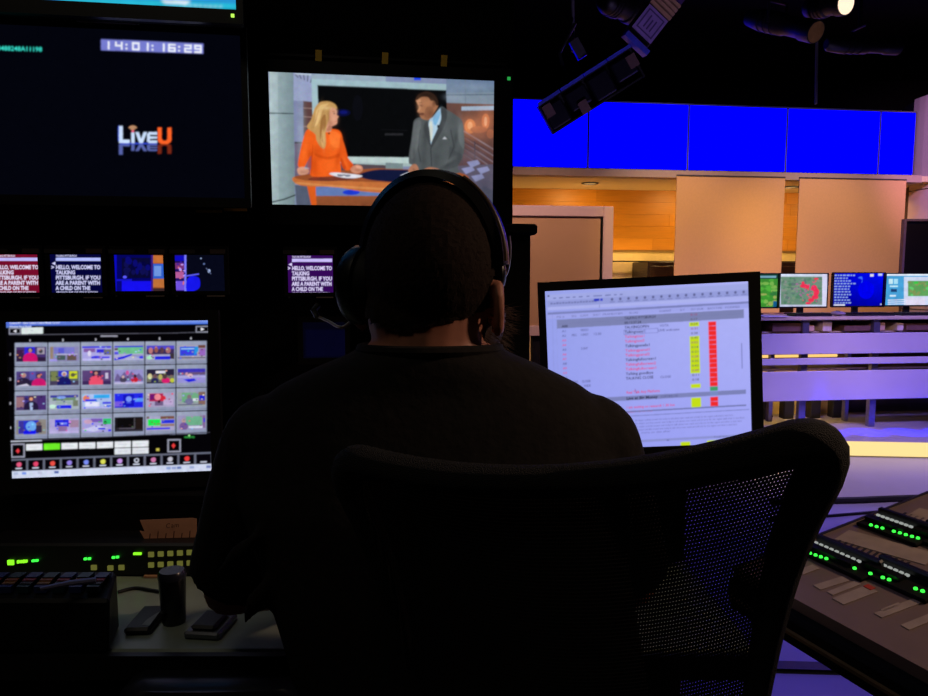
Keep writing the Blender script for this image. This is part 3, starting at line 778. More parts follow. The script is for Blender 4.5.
# spot cans
def can(lab, pa, pb, Y, rad, lens, lit=None, dz=0.0):
    A_, B_ = at(*pa, Y), at(*pb, Y + dz); d = B_ - A_; L = d.length
    Mq = d.to_track_quat('Z', 'Y')
    t = thing('spot_can', lab, 'stage light', A_, Mq.to_euler(), 'spot cans on the lighting grid')
    MB().lathe([(rad * 0.5, 0), (rad * 0.8, 0.02), (rad, L * 0.2), (rad, L * 0.55), (rad * 0.86, L * 0.58), (rad * 0.86, L * 0.8), (rad, L * 0.83), (rad, L), (rad * 0.9, L), (rad * 0.9, L - 0.02)], n=20).build('barrel', BLK, t, smooth=True)
    MB().lathe([(0, L + 0.004), (rad * 0.9, L + 0.002), (rad * 0.9, L - 0.02)], n=20).build('lens', lens, t)
    for k in range(3): MB().lathe([(rad * 1.06, L * (0.25 + 0.09 * k)), (rad * 1.06, L * (0.25 + 0.09 * k) + 0.012)], n=20).build('cooling_ring', DKG, t)
    MB().tube([(rad * 1.15, 0, L * 0.45), (rad * 1.15, 0, L * 0.5)], 0.02, 8).build('knob', CHR, t)
    up = Mq.inverted() @ Vector((0, 0, 1)); sd = Vector((0, 0, 1)).cross(up).normalized()
    b0 = Vector((0, 0, L * 0.45))
    pts = [b0 + sd * rad * 1.15, b0 + sd * rad * 1.2 + up * rad * 1.9, b0 - sd * rad * 1.2 + up * rad * 1.9, b0 - sd * rad * 1.15]
    MB().tube(pts, 0.01, 8).build('yoke', DKG, t)
    MB().tube([b0 + up * rad * 1.9, b0 + up * (3.42 - A_.z - 0.02)], 0.012, 8).build('hanger', DKG, t)
    return t
LENSB = mat('amber_lens', (150, 115, 60), 0.2)
can('spot can with brown lens pointing right, left of the lit lamp', (748, 17), (816, 32), 5.2, 0.07, LENSB, dz=-0.5)
can('lit spot can with glowing lens near the top right', (806, 8), (846, 3), 5.0, 0.075, emat('glowing_lens', (255, 225, 195), 1.3), dz=-0.28)
can('dark spot can hanging lowest at the top right', (826, 44), (898, 46), 5.3, 0.062, mat('dark_lens', (20, 20, 26), 0.2), dz=0.1)
can('unlit spot can at the top edge above the softlight', (602, -2), (632, 12), 5.2, 0.09, mat('dark_lens', (20, 20, 26), 0.2), dz=0.2)
# ============================================================ monitor wall (turned 8.6 degrees)
WYAW = 8.6
wr = Vector((math.cos(R(WYAW)), math.sin(R(WYAW)), 0)); wn = Vector((-math.sin(R(WYAW)), math.cos(R(WYAW)), 0))
WO = at(381, 140, 1.9); WO.z = 0
ue = (hit(513, 140, WO + wn * 0.06, wn) - WO).dot(wr)
o = MB().bb(-2.4, ue, 0.06, 0.12, 0.0, 3.95).build('wall_monitor', WALLK)
o.location = WO; o.rotation_euler = (0, 0, R(WYAW)); struct(o)
# rack shelf rails on that wall
def rail(px0, px1, py, lab, th=0.012, dp=0.12):
    a = hit(px0, py, WO, wn); b = hit(px1, py, WO, wn)
    o = MB().bb((a - WO).dot(wr), (b - WO).dot(wr), -dp, 0.06, a.z - th, a.z).build('rack_shelf', DKG)
    o.location = WO; o.rotation_euler = (0, 0, R(WYAW)); tag(o, lab, 'shelf', 'rack shelves on the monitor wall'); return o
# black rack cabinet right of the big news screen
aP = hit(505, 224, WO - wn * 0.1, wn); bP = hit(531, 224, WO - wn * 0.1, wn); cP = hit(440, 224, WO - wn * 0.1, wn)
t = thing('rack_cabinet', 'black rack cabinet with projecting top lip beside the framed display', 'cabinet', WO, (0, 0, R(WYAW)))
ua, ub, uc = (aP - WO).dot(wr), (bP - WO).dot(wr), (cP - WO).dot(wr)
ul = (hit(536, 224, WO - wn * 0.1, wn) - WO).dot(wr); zt = aP.z; zl = hit(510, 235, WO - wn * 0.1, wn).z
MB().bb(uc, ub, -0.1, 0.055, 0, zl).build('body', BLKM, t, bevel=0.004)
MB().bb(uc, ul, -0.12, 0.055, zl, zt).build('top_lip', BLKM, t, bevel=0.006)
for k in range(6): MB().bb(uc + 0.01, ub - 0.01, -0.108, -0.1, 0.15 + k * 0.15, 0.28 + k * 0.15).build('blank_plate', BLK, t)

# ---- large television with the logo
p = panel('wall_television', 'large wall television with a dark blue screen and bright logo', 'television', (90, 112), 1.68, WYAW, 0, 0, ((-70, 24), (242, 33), (243, 196), (-70, 196)), (0.018, 0.014, 0.022, 0.02), 0.07)
T1 = p
p.rect(-80, 15, 250, 205, (3, 4, 12)); 
p.text(-9, 50.2, '620488248A11198', 4.2, (60, 235, 215), 0.03, 51, 0.01)
p.poly([(101, 39.5), (203, 44), (203, 54), (101, 50.5)], (118, 124, 208))
p.map = lambda q: (q[0], q[1] + (q[0] - 101) * 0.042)
def seg7(ch, x, y, w, h, col):
    S = {'0': 'abcdef', '1': 'bc', '2': 'abged', '4': 'fgbc', '6': 'acdefg', '9': 'abcdfg'}[ch]; q = 1.7
    for s_ in S:
        if s_ == 'a': p.rect(x, y, x + w, y + q, col)
        if s_ == 'd': p.rect(x, y + h - q, x + w, y + h, col)
        if s_ == 'g': p.rect(x, y + h / 2 - q / 2, x + w, y + h / 2 + q / 2, col)
        if s_ == 'f': p.rect(x, y, x + q, y + h / 2, col)
        if s_ == 'e': p.rect(x, y + h / 2, x + q, y + h, col)
        if s_ == 'b': p.rect(x + w - q, y, x + w, y + h / 2, col)
        if s_ == 'c': p.rect(x + w - q, y + h / 2, x + w, y + h, col)
WC = (240, 244, 255)
for ch, x in (('1', 101), ('4', 114), ('0', 131), ('1', 140), ('1', 156), ('6', 167), ('2', 183), ('9', 193)):
    seg7(ch, x + 1, 41.2, 7.5, 8, WC)
for x in (125.5, 151.5, 178): p.rect(x, 43, x + 1.8, 44.8, WC); p.rect(x, 46.8, x + 1.8, 48.6, WC)
p.map = lambda q: q
LB = (205, 225, 255); OR = (255, 100, 40)
def logo(flip):
    f = (lambda y: y) if not flip else (lambda y: 143.6 + (143.6 - y) * 0.62)
    c1 = LB if not flip else (88, 100, 170); c2 = OR if not flip else (120, 40, 22); h1 = (60, 90, 230)
    def R_(x0, y0, x1, y1, c): p.rect(x0, f(y0), x1, f(y1), c)
    if not flip: 
        R_(118.2, 125.8, 119.2, 141, h1); R_(120, 142.6, 157, 144.2, (50, 70, 200))
    R_(119, 126, 122.6, 143, c1); R_(119, 139.6, 129.6, 143, c1)
    R_(131.3, 132.5, 134.4, 143, c1)
    p.poly([(135.2, f(132)), (138.6, f(132)), (141, f(139)), (143.6, f(132)), (147, f(132)), (142.6, f(143)), (139.4, f(143))], c1)
    for a, b in (((147.4, 132), (157, 134.6)), ((147.4, 136.4), (157, 138.6)), ((147.4, 140.4), (157, 143))): R_(a[0] + 1, a[1], b[0], b[1], c1)
    R_(147, 133.4, 149.8, 141.8, c1)
    R_(157.6, 127.4, 161.4, 140.5, c2); R_(167.3, 127.6, 171.2, 140.5, c2)
    p.poly([(157.6, f(139)), (161.4, f(138.6)), (163, f(140.6)), (166, f(140.6)), (167.3, f(138.6)), (171.2, f(139)), (170.4, f(142)), (167.6, f(143.8)), (161.2, f(143.8)), (158.4, f(142))], c2)
logo(True); logo(False)
for k, rr in enumerate((5.2, 3.4, 1.7)):
    p.poly([(132.7 + rr * math.sin(a), 131 - rr * math.cos(a) - 0.2) for a in [x * 0.2 - 0.9 for x in range(10)]] + [(132.7 + (rr - 1.1) * math.sin(a), 131 - (rr - 1.1) * math.cos(a)) for a in [0.9 - x * 0.2 for x in range(10)]], (214, 160, 120))
p.ell(132.8, 131.2, 1.2, 1.2, (255, 90, 130))
p.raster('screen', p.root, 430, 0.8, 0.03, 2)
x0, x1, z0, z1 = p.box
MB().bb(-0.15, 0.15, 0.07, 0.2, -0.12, 0.12).build('wall_mount', DKG, p.root)
LBL = mat('grey_label_tape', (120, 105, 100), 0.7)
a = p.loc(78, 17); b = p.loc(137, 22)
# ---- monitor above, only its lowest strip in view
q = panel('overhead_monitor', 'monitor above the large television, only its bright cyan bottom edge visible', 'monitor', (90, -60), 1.62, WYAW, 0, 0, ((-60, -125), (234, -118), (234.5, 8), (-60, -3)), (0.015, 0.015, 0.03, 0.015), 0.06)
q.poly([(-60, -125), (236, -118), (236, 9), (-60, -3)], (40, 150, 215)); q.rect(-60, -125, 236, -30, (30, 110, 190))
q.poly([(60, -3), (236, 3.0), (236, 9), (60, 2)], (40, 185, 215)); q.poly([(160, -1), (190, 0.5), (186, 4), (165, 3)], (225, 240, 250))
for k in range(8): q.rect(183 + k * 5, 3.6 + k * 0.2, 186.5 + k * 5, 5.4 + k * 0.2, (150, 215, 235))
q.raster('screen', q.root, 200, 0.8, 0.04, 8)
MB().bb(-0.1, 0.1, 0.06, 0.19, -0.1, 0.1).build('wall_mount', DKG, q.root)
l = q.loc(233, 16.5)
MB().bb(l[0] - 0.0035, l[0] + 0.0035, -0.007, -0.004, l[1] - 0.0035, l[1] + 0.0035).build('power_light', emat('lime_power_led', (190, 255, 90), 1.2), q.root)
t = thing('label_holder', 'dark grey label strip above the large television', 'label', T1.root.location, T1.root.rotation_euler)
MB().bb(a[0], b[0], -0.012, -0.004, b[1] - 0.008, b[1] + 0.016).build('strip', LBL, t)
MB().bb(b[0] + 0.004, b[0] + 0.007, -0.013, -0.004, b[1] - 0.008, b[1] + 0.012).build('clip', CHR, t)

# ---- news programme monitor
p = panel('program_monitor', 'wall monitor showing two presenters at a wooden news desk', 'monitor', (381, 140), 1.9, WYAW, 2.5, 0, ((269.3, 72.5), (494.5, 80.5), (492, 206), (271.5, 206)), (0.035, 0.048, 0.05, 0.03), 0.06)
NP = p
def z5(q): return (265 + q[0] / 4.64, 65 + q[1] / 4.64)
def z6(q): return (375 + q[0] / 4.64, 65 + q[1] / 4.64)
p.rect(265, 65, 500, 210, (128, 140, 172))
p.map = z5
# left pillar
p.poly([(20, 30), (132, 30), (140, 660), (28, 660)], [(165, 185, 190), (120, 140, 148), (115, 135, 140), (150, 172, 176)])
p.poly([(20, 30), (60, 30), (66, 660), (28, 660)], [(178, 196, 200), (165, 184, 190), (152, 172, 176), (165, 184, 188)])
p.line([(20, 224), (134, 226)], 5, (60, 74, 78)); p.line([(28, 636), (90, 622), (142, 602)], 6, (50, 60, 62))
# strip behind: window frames
p.poly([(134, 38), (220, 42), (220, 170), (134, 166)], (150, 160, 196)); p.poly([(134, 166), (180, 170), (180, 360), (138, 360)], (125, 132, 170))
p.poly([(178, 168), (220, 172), (226, 520), (182, 520)], (92, 62, 62)); 
for y in (200, 240, 285, 330): p.line([(178, y), (222, y + 3)], 4, (150, 120, 115))
p.poly([(138, 360), (215, 366), (215, 520), (140, 520)], (104, 92, 116)); p.line([(138, 360), (200, 362)], 7, (52, 34, 40))
for k in range(9): p.line([(140 + k * 20, 44 + k * 1.5), (156 + k * 14, 60 + k * 6)], 4, (70, 76, 90))
p.line([(140, 42), (480, 62)], 5, (196, 212, 224)); p.line([(330, 52), (470, 66)], 5, (120, 134, 146))
# frame of the big black display
p.poly([(216, 72), (560, 88), (560, 40), (216, 44)], (150, 170, 186))
p.poly([(216, 66), (1020, 96), (1008, 470), (228, 470)], [(160, 190, 200), (150, 178, 184), (150, 170, 172), (176, 196, 196)])
p.poly([(244, 94), (985, 124), (965, 432), (256, 424)], (8, 9, 11))
p.ell(362, 222, 34, 16, (10, 14, 60)); p.ell(365, 220, 18, 8, (16, 22, 110)); p.ell(430, 200, 24, 60, (11, 12, 18))
p.poly([(256, 424), (980, 434), (980, 460), (256, 450)], (186, 206, 204))
p.map = z6
p.rect(180, 56, 212, 72, (30, 70, 235)); p.line([(46, 322), (130, 322)], 9, (40, 40, 44)); p.line([(30, 300), (150, 304)], 3, (18, 18, 22))
# right side: wall, lit mural, stairs
p.poly([(330, 62), (560, 70), (556, 130), (330, 134)], [(108, 128, 156), (98, 118, 150), (110, 130, 150), (120, 138, 160)])
p.poly([(330, 132), (556, 128), (554, 190), (332, 176)], (128, 144, 160)); p.line([(330, 140), (556, 138)], 5, (88, 104, 122)); p.line([(418, 70), (420, 250)], 3, (110, 124, 140))
p.poly([(332, 176), (552, 184), (550, 470), (340, 470)], [(104, 74, 66), (120, 78, 60), (96, 66, 62), (92, 70, 76)])
p.poly([(400, 194), (552, 190), (552, 210), (400, 212)], (160, 178, 200))
for cx, cy, rx, ry, cl in ((440, 285, 26, 34, (214, 130, 84)), (440, 282, 12, 18, (250, 190, 140)), (512, 262, 18, 36, (200, 118, 80)), (512, 262, 7, 22, (245, 190, 150)), (480, 300, 40, 16, (150, 92, 70)), (535, 320, 18, 22, (160, 96, 70))): p.ell(cx, cy, rx, ry, cl)
for k in range(5): p.line([(400, 300 + k * 26), (550, 392 + k * 30)], 6 - k * 0.5, (150 - k * 8, 130 - k * 6, 136 - k * 4))
for k in range(4): p.line([(410, 330 + k * 26), (550, 414 + k * 28)], 8, (84, 62, 66))
p.line([(462, 350), (462, 470)], 5, (70, 64, 74)); p.line([(400, 250), (404, 460)], 4, (82, 70, 78))
p.poly([(330, 470), (550, 460), (545, 640), (330, 640)], (92, 86, 104))
for x, y in ((400, 470), (445, 505), (470, 470), (425, 440)): p.poly([(x, y + 10), (x + 50, y), (x + 62, y + 18), (x + 20, y + 36)], (140, 144, 186))
p.poly([(500, 560), (546, 580), (546, 640), (470, 640)], (74, 76, 92))
for x, y, rx, ry, cl, al in ((440, 285, 50, 40, (230, 140, 90), .45), (512, 262, 36, 46, (220, 130, 86), .45), (470, 330, 60, 20, (150, 96, 76), .5), (540, 380, 20, 60, (84, 60, 60), .5), (360, 240, 20, 40, (86, 60, 56), .6), (450, 100, 80, 16, (140, 158, 180), .4), (360, 150, 30, 14, (146, 160, 178), .5), (440, 420, 60, 26, (112, 98, 108), .5), (500, 560, 40, 40, (70, 70, 88), .6), (-340, 350, 20, 200, (180, 198, 200), .3)):
    p.soft(x, y, rx, ry, cl, al)
# desk
p.map = z5
p.poly([(228, 450), (600, 466), (600, 500), (228, 500)], (84, 72, 80)); p.poly([(560, 452), (640, 456), (640, 560), (560, 540)], (120, 138, 140))
p.poly([(140, 556), (640, 590), (640, 660), (148, 660)], (84, 92, 112)); p.poly([(230, 560), (640, 580), (640, 606), (236, 606)], (98, 122, 176)); p.ell(400, 590, 40, 12, (30, 60, 210))
p.poly([(236, 606), (600, 606), (600, 660), (240, 660)], [(150, 84, 50), (140, 80, 48), (120, 66, 40), (140, 78, 46)])
p.spl([(140, 516), (300, 496), (470, 484), (560, 482), (900, 500), (900, 600), (500, 590), (330, 566), (200, 562), (142, 548)], (196, 112, 58))
p.spl([(140, 516), (300, 494), (470, 482), (560, 480), (900, 498), (900, 548), (500, 542), (330, 536), (200, 536)], (150, 80, 44))
p.spl([(440, 506), (500, 488), (580, 484), (760, 492), (900, 520), (700, 545), (520, 536), (450, 522)], (18, 24, 58))
p.spl([(200, 528), (300, 508), (420, 520), (380, 534), (260, 538)], (110, 52, 40))
p.line([(142, 546), (330, 562), (600, 578)], 10, (214, 138, 78))
# woman: lower dress behind desk, body, arms, head, hair
p.poly([(196, 562), (236, 564), (240, 650), (216, 650)], (216, 92, 30))
p.spl([(198, 300), (236, 288), (300, 296), (346, 306), (362, 350), (362, 400), (352, 440), (352, 500), (340, 512), (220, 516), (214, 470), (216, 420), (186, 470), (176, 482), (154, 466), (164, 400), (182, 330)], (240, 96, 28), 5)
p.spl([(216, 420), (224, 370), (216, 516), (214, 470)], (200, 70, 16)); p.spl([(236, 410), (290, 426), (346, 410), (344, 426), (292, 438), (240, 424)], (214, 80, 20)); p.spl([(300, 310), (345, 320), (350, 380), (310, 372)], (252, 116, 44))
p.spl([(352, 330), (372, 380), (386, 430), (410, 462), (400, 484), (372, 486), (352, 450), (346, 400)], (228, 88, 26)); p.spl([(356, 430), (376, 470), (366, 484), (352, 452)], (196, 68, 18))
p.spl([(152, 480), (180, 472), (204, 486), (198, 504), (160, 508)], (214, 158, 134)); p.line([(184, 476), (206, 480)], 6, (170, 170, 190))
p.spl([(398, 478), (424, 462), (450, 470), (452, 490), (430, 502), (404, 496)], (206, 140, 112)); p.spl([(424, 466), (444, 472), (444, 482), (426, 478)], (226, 164, 134))
p.spl([(286, 200), (320, 196), (332, 214), (334, 232), (342, 240), (336, 250), (334, 272), (318, 282), (300, 290), (308, 306), (280, 310), (270, 270)], (214, 152, 122)); p.spl([(300, 280), (312, 292), (304, 304), (286, 304)], (184, 122, 98))
p.ell(322, 226, 5, 3, (120, 84, 72)); p.line([(322, 262), (334, 261)], 3, (190, 90, 84)); p.line([(314, 217), (330, 216)], 3, (150, 100, 70))
p.spl([(232, 200), (256, 174), (296, 170), (326, 184), (334, 204), (312, 198), (300, 214), (298, 250), (288, 280), (282, 320), (284, 360), (276, 388), (258, 380), (240, 350), (234, 322), (206, 300), (196, 284), (214, 256), (224, 224)], (196, 152, 92), 5)
p.spl([(240, 210), (262, 186), (296, 180), (270, 206), (256, 250), (240, 280), (222, 286), (232, 248)], (224, 184, 120)); p.spl([(262, 250), (280, 230), (284, 280), (270, 320), (272, 360), (258, 340), (256, 290)], (160, 112, 62)); p.line([(250, 210), (236, 260), (226, 290)], 4, (170, 124, 70)); p.line([(268, 300), (262, 350), (270, 380)], 4, (224, 180, 112))
p.ell(298, 318, 5, 4, (60, 40, 30))
for x, y, rx, ry, cl, al, an in ((262, 300, 8, 60, (150, 104, 58), .5, .1), (246, 240, 7, 40, (236, 200, 140), .6, .25), (286, 200, 24, 8, (236, 204, 148), .5, 0), (272, 340, 6, 40, (238, 200, 140), .5, 0), (226, 270, 6, 30, (150, 106, 60), .5, .3), (296, 240, 6, 34, (150, 104, 60), .6, 0), (320, 250, 14, 20, (232, 172, 144), .5, 0), (306, 270, 10, 14, (170, 108, 84), .5, 0), (330, 214, 6, 10, (236, 180, 150), .6, 0),
  (320, 360, 26, 34, (255, 132, 56), .5, 0), (250, 400, 26, 30, (206, 74, 18), .5, 0), (230, 470, 16, 50, (196, 66, 14), .6, 0), (300, 470, 30, 40, (250, 112, 40), .4, 0), (340, 420, 10, 50, (190, 62, 14), .5, .2), (184, 400, 10, 60, (255, 120, 44), .4, .2), (206, 440, 8, 50, (186, 62, 14), .6, .1), (372, 450, 9, 30, (250, 116, 44), .4, -.4), (400, 470, 8, 12, (180, 60, 16), .5, 0), (430, 486, 16, 8, (150, 92, 70), .6, 0), (176, 496, 20, 8, (160, 108, 88), .6, 0)):
    p.soft(x, y, rx, ry, cl, al, an)
# papers, glasses
p.spl([(300, 506), (330, 498), (450, 512), (420, 524), (360, 522)], (222, 222, 232), 3); p.line([(336, 508), (398, 512)], 4, (60, 60, 76)); p.ell(350, 512, 14, 5, (120, 124, 140)); p.ell(384, 513, 14, 5, (120, 124, 140))
# man
p.map = z6
p.spl([(232, 250), (264, 240), (304, 196), (330, 206), (372, 232), (404, 262), (412, 320), (414, 380), (404, 430), (384, 470), (388, 500), (330, 500), (300, 496), (260, 500), (206, 504), (196, 470), (172, 462), (156, 452), (160, 400), (168, 350), (176, 290), (182, 258), (206, 244)], (82, 88, 90), 5)
p.spl([(250, 262), (270, 240), (304, 200), (316, 212), (300, 270), (270, 340), (262, 372), (250, 340)], (176, 205, 226)); p.spl([(252, 268), (262, 262), (268, 300), (262, 356), (254, 320)], (206, 214, 206)); p.spl([(268, 250), (296, 214), (300, 236), (280, 282)], (120, 176, 216))
p.spl([(304, 200), (332, 214), (326, 270), (296, 330), (258, 390), (264, 352), (290, 296), (306, 250)], (62, 66, 70)); p.spl([(240, 262), (252, 300), (258, 380), (240, 340), (226, 290)], (66, 70, 74)); p.line([(258, 386), (262, 470)], 4, (50, 54, 58))
p.spl([(346, 380), (372, 400), (404, 420), (384, 466), (350, 480), (320, 480), (340, 440)], (72, 77, 80)); p.spl([(404, 268), (412, 330), (410, 390), (388, 350), (384, 300)], (98, 104, 106)); p.spl([(182, 270), (212, 262), (206, 340), (186, 420), (168, 430), (172, 350)], (96, 101, 103)); p.line([(350, 300), (366, 380), (340, 440)], 5, (58, 62, 66)); p.line([(210, 300), (200, 390), (212, 450)], 5, (60, 64, 67))
p.poly([(312, 344), (322, 332), (334, 344)], (200, 205, 212)); p.rect(288, 278, 296, 292, (20, 20, 26)); p.line([(330, 330), (345, 350)], 3, (50, 54, 58))
p.spl([(190, 160), (212, 138), (250, 136), (282, 160), (292, 190), (272, 226), (256, 250), (240, 256), (218, 250), (208, 236), (208, 226), (196, 216), (204, 196), (196, 180)], (166, 112, 80)); p.spl([(192, 166), (210, 160), (212, 190), (206, 214), (198, 214), (204, 196)], (198, 142, 106)); p.spl([(236, 200), (266, 196), (270, 226), (250, 248), (230, 244)], (146, 97, 70))
p.ell(209, 186, 6, 3, (60, 36, 28)); p.spl([(204, 226), (222, 222), (228, 230), (214, 234)], (96, 56, 44)); p.line([(202, 177), (218, 175)], 4, (70, 44, 34)); p.ell(270, 186, 7, 12, (150, 98, 70))
p.spl([(188, 158), (204, 136), (238, 124), (268, 134), (288, 158), (292, 188), (282, 186), (276, 168), (258, 166), (244, 150), (216, 150), (196, 164)], (52, 34, 26))
p.spl([(154, 488), (172, 462), (192, 462), (202, 484), (196, 500), (164, 504)], (176, 120, 92)); p.spl([(226, 486), (250, 474), (286, 478), (304, 492), (296, 506), (240, 504)], (172, 116, 88)); p.line([(176, 478), (186, 496)], 3, (130, 84, 64))
for x, y, rx, ry, cl, al, an in ((200, 330, 12, 60, (108, 114, 116), .6, .1), (232, 330, 10, 60, (58, 62, 65), .6, 0), (226, 430, 14, 50, (64, 68, 72), .6, 0), (300, 400, 20, 60, (74, 80, 83), .6, .2), (330, 300, 16, 40, (98, 104, 106), .5, -.3), (392, 300, 12, 50, (112, 118, 120), .6, 0), (372, 350, 10, 50, (56, 60, 63), .6, .2), (350, 440, 30, 10, (104, 110, 112), .5, -.6), (330, 466, 30, 8, (54, 58, 61), .6, -.5), (280, 440, 16, 40, (62, 67, 70), .5, 0), (180, 420, 8, 40, (58, 62, 65), .5, 0), (390, 420, 12, 30, (60, 64, 68), .6, 0), (290, 230, 6, 24, (150, 190, 220), .5, .4),
  (206, 190, 10, 24, (206, 150, 112), .5, 0), (236, 176, 26, 14, (184, 128, 92), .5, 0), (256, 226, 18, 20, (108, 68, 48), .6, 0), (222, 232, 14, 8, (120, 74, 56), .6, 0), (214, 190, 7, 4, (80, 48, 36), .6, 0), (240, 140, 34, 10, (40, 26, 20), .7, 0), (276, 170, 10, 18, (44, 28, 22), .7, 0), (180, 490, 14, 8, (140, 92, 70), .6, 0), (262, 492, 24, 6, (134, 86, 64), .6, 0)):
    p.soft(x, y, rx, ry, cl, al, an)
p.poly([(116, 512), (150, 498), (230, 500), (200, 516)], (212, 218, 230))
p.map = lambda q: q
p.raster('screen', p.root, 400, 0.85, 0.045, 3)
x0, x1, z0, z1 = p.box
MB().bb(-0.12, 0.12, 0.055, 0.09, -0.1, 0.1).build('wall_mount', DKG, p.root)
l = p.loc(508.5, 79)
MB().bb(l[0] - 0.004, l[0] + 0.004, -0.007, -0.004, l[1] - 0.004, l[1] + 0.004).build('power_light', emat('dim_green_led', (40, 160, 70), 1.0), p.root)
# tapes above it
for px, py, lab in ((318.5, 57.5, 'yellow tape tab above the news monitor, leftmost of three'), (385, 60, 'yellow tape tab above the news monitor, middle of three'), (444, 62.5, 'yellow tape tab above the news monitor, rightmost of three')):
    P = hit(px, py, WO + wn * 0.0, wn); w_ = 6 * 1.9 / 720; h_ = 14 * 1.9 / 720
    o = MB().bb(-w_ / 2, w_ / 2, -0.001, 0.001, -h_ / 2, h_ / 2).build('tape_tab', YTP); o.location = P; o.rotation_euler = (0, 0.05, R(WYAW))
    tag(o, lab, 'tape', 'yellow tape tabs')
o = rail(255, 505, 52, 'thin rack shelf behind the yellow tape tabs', 0.006, 0.0)

# ---- row of small rack monitors
def tele(p, x0, y0, w, h, bg, ink, bar):
    s = w / 48.0
    p.rect(x0 - 5, y0 - 5, x0 + w + 5, y0 + h + 5, bg)
    p.text(x0 + 4 * s, y0 + 2.4, 'TALKING PITTSBURGH', 1.7, ink, 0, 20 * s, 0.02)
    p.rect(x0 + 4 * s, y0 + 3.4, x0 + w - 0.6, y0 + 6.6, bar)
    p.poly([(x0 + 0.2, y0 + 9), (x0 + 3.6, y0 + 7.4), (x0 + 3.6, y0 + 10.8)], ink)
    for i, (t_, wd) in enumerate((('HELLO, WELCOME TO', 44), ('TALKING', 19), ('PITTSBURGH. IF YOU', 44), ('ARE A PARENT WITH', 43.5), ('A CHILD ON THE', 34))):
        p.text(x0 + 4 * s if i else x0 + 4 * s, y0 + 14.6 + i * 5.15, t_, 3.7, ink, 0, wd * s * 0.98, 0.035)
    p.text(x0 + 4.5 * s, y0 + 38.2, 'FRONTLINE OF EDUCATION', 1.6, ink, 0, 40 * s, 0.02)
    p.text(x0 - 0.6, y0 + 14.6, '>', 3.6, ink, 0, 3 * s, 0.03)
GRP = 'small rack monitors on the monitor wall'
def small(lab, cx, cy, w, h):
    return panel('rack_monitor', lab, 'monitor', (cx, cy), 1.62 + (cx - 60) * 0.00035, WYAW, 0, 0, ((cx - w / 2, cy - h / 2), (cx + w / 2, cy - h / 2), (cx + w / 2, cy + h / 2), (cx - w / 2, cy + h / 2)), (0.009, 0.009, 0.008, 0.02), 0.05, GRP, 2e-5, BLKM)
INKT = (214, 214, 255)
SM = []
p = small('small rack monitor with white prompter text on red', 14, 273.5, 50, 38); tele(p, -9, 254.5, 48, 38, (118, 10, 42), (235, 225, 255), (190, 185, 250)); p.raster('screen', p.root, 100, 0.55, 0.04, 4); SM.append((p, 14))
p = small('small rack monitor with white prompter text on navy blue', 76.5, 273.5, 51, 38); tele(p, 52, 254.5, 49, 38, (4, 4, 58), INKT, (180, 190, 255)); p.raster('screen', p.root, 100, 0.55, 0.04, 4); SM.append((p, 76.5))
p = small('small rack monitor showing a blue studio view with an orange wall at right', 139.5, 273, 49, 36)
p.rect(110, 250, 170, 295, (6, 6, 120)); p.rect(115, 255, 152, 280, (4, 4, 92)); p.rect(122, 258, 150, 278, (8, 8, 50)); p.rect(122, 281, 151, 292, (22, 16, 240)); p.rect(112, 254, 117, 292, (10, 10, 190))
blobs(p, 124, 260, 150, 277, [(14, 14, 80), (4, 4, 60), (10, 10, 110)], 18, 4, 5); p.ell(125, 277, 2, 1.4, (90, 90, 255)); p.rect(117, 279, 132, 281, (20, 20, 200))
p.rect(152, 250, 170, 295, (150, 80, 40)); p.rect(152, 256, 166, 263, (196, 110, 52)); p.rect(152.6, 264, 166, 278.5, (46, 96, 205)); p.rect(154, 266, 161, 276, (110, 150, 225)); p.rect(152, 279, 166, 287, (190, 112, 56)); p.rect(152, 288, 166, 292, (60, 40, 40)); p.rect(151, 255, 153, 292, (60, 30, 120))
p.raster('screen', p.root, 100, 0.55, 0.04, 4); SM.append((p, 139.5))
p = small('small rack monitor showing a dark studio floor with blue shapes', 200, 273, 49, 36)
p.rect(170, 250, 230, 295, (6, 8, 24)); p.rect(170, 255, 186.5, 292, (30, 14, 100)); p.rect(175, 263, 186, 269, (120, 50, 120)); p.rect(175, 256, 186, 261, (14, 10, 190)); p.rect(175.5, 272, 184, 278, (180, 90, 150)); p.rect(176, 281, 186, 290, (110, 80, 220)); p.rect(184.5, 255, 186.5, 292, (120, 120, 250))
blobs(p, 175, 262, 186, 288, [(220, 110, 120), (60, 30, 160), (190, 150, 240), (30, 10, 90)], 16, 1.6, 1.4)
p.spl([(187, 280), (192, 276), (199, 278), (200, 286), (196, 290), (187, 291)], (22, 22, 235)); p.line([(186, 276), (199, 274)], 1.4, (90, 90, 240)); p.ell(209, 271, 1.3, 1.8, (170, 190, 230)); p.ell(204, 264, 1, 1, (90, 110, 160)); p.line([(206, 268), (211, 274)], 0.8, (90, 100, 140)); p.ell(201, 258.6, 0.8, 0.8, (140, 160, 200))
p.raster('screen', p.root, 100, 0.55, 0.04, 4); SM.append((p, 200))
p = small('small rack monitor with white prompter text on purple beside the headset', 310.5, 274, 45, 37); tele(p, 288.5, 255.5, 44, 37, (52, 8, 86), (225, 215, 255), (200, 190, 250)); p.raster('screen', p.root, 100, 0.55, 0.04, 4); SM.append((p, 310.5))
TALLY = mat('tally_label', (70, 55, 50), 0.7)
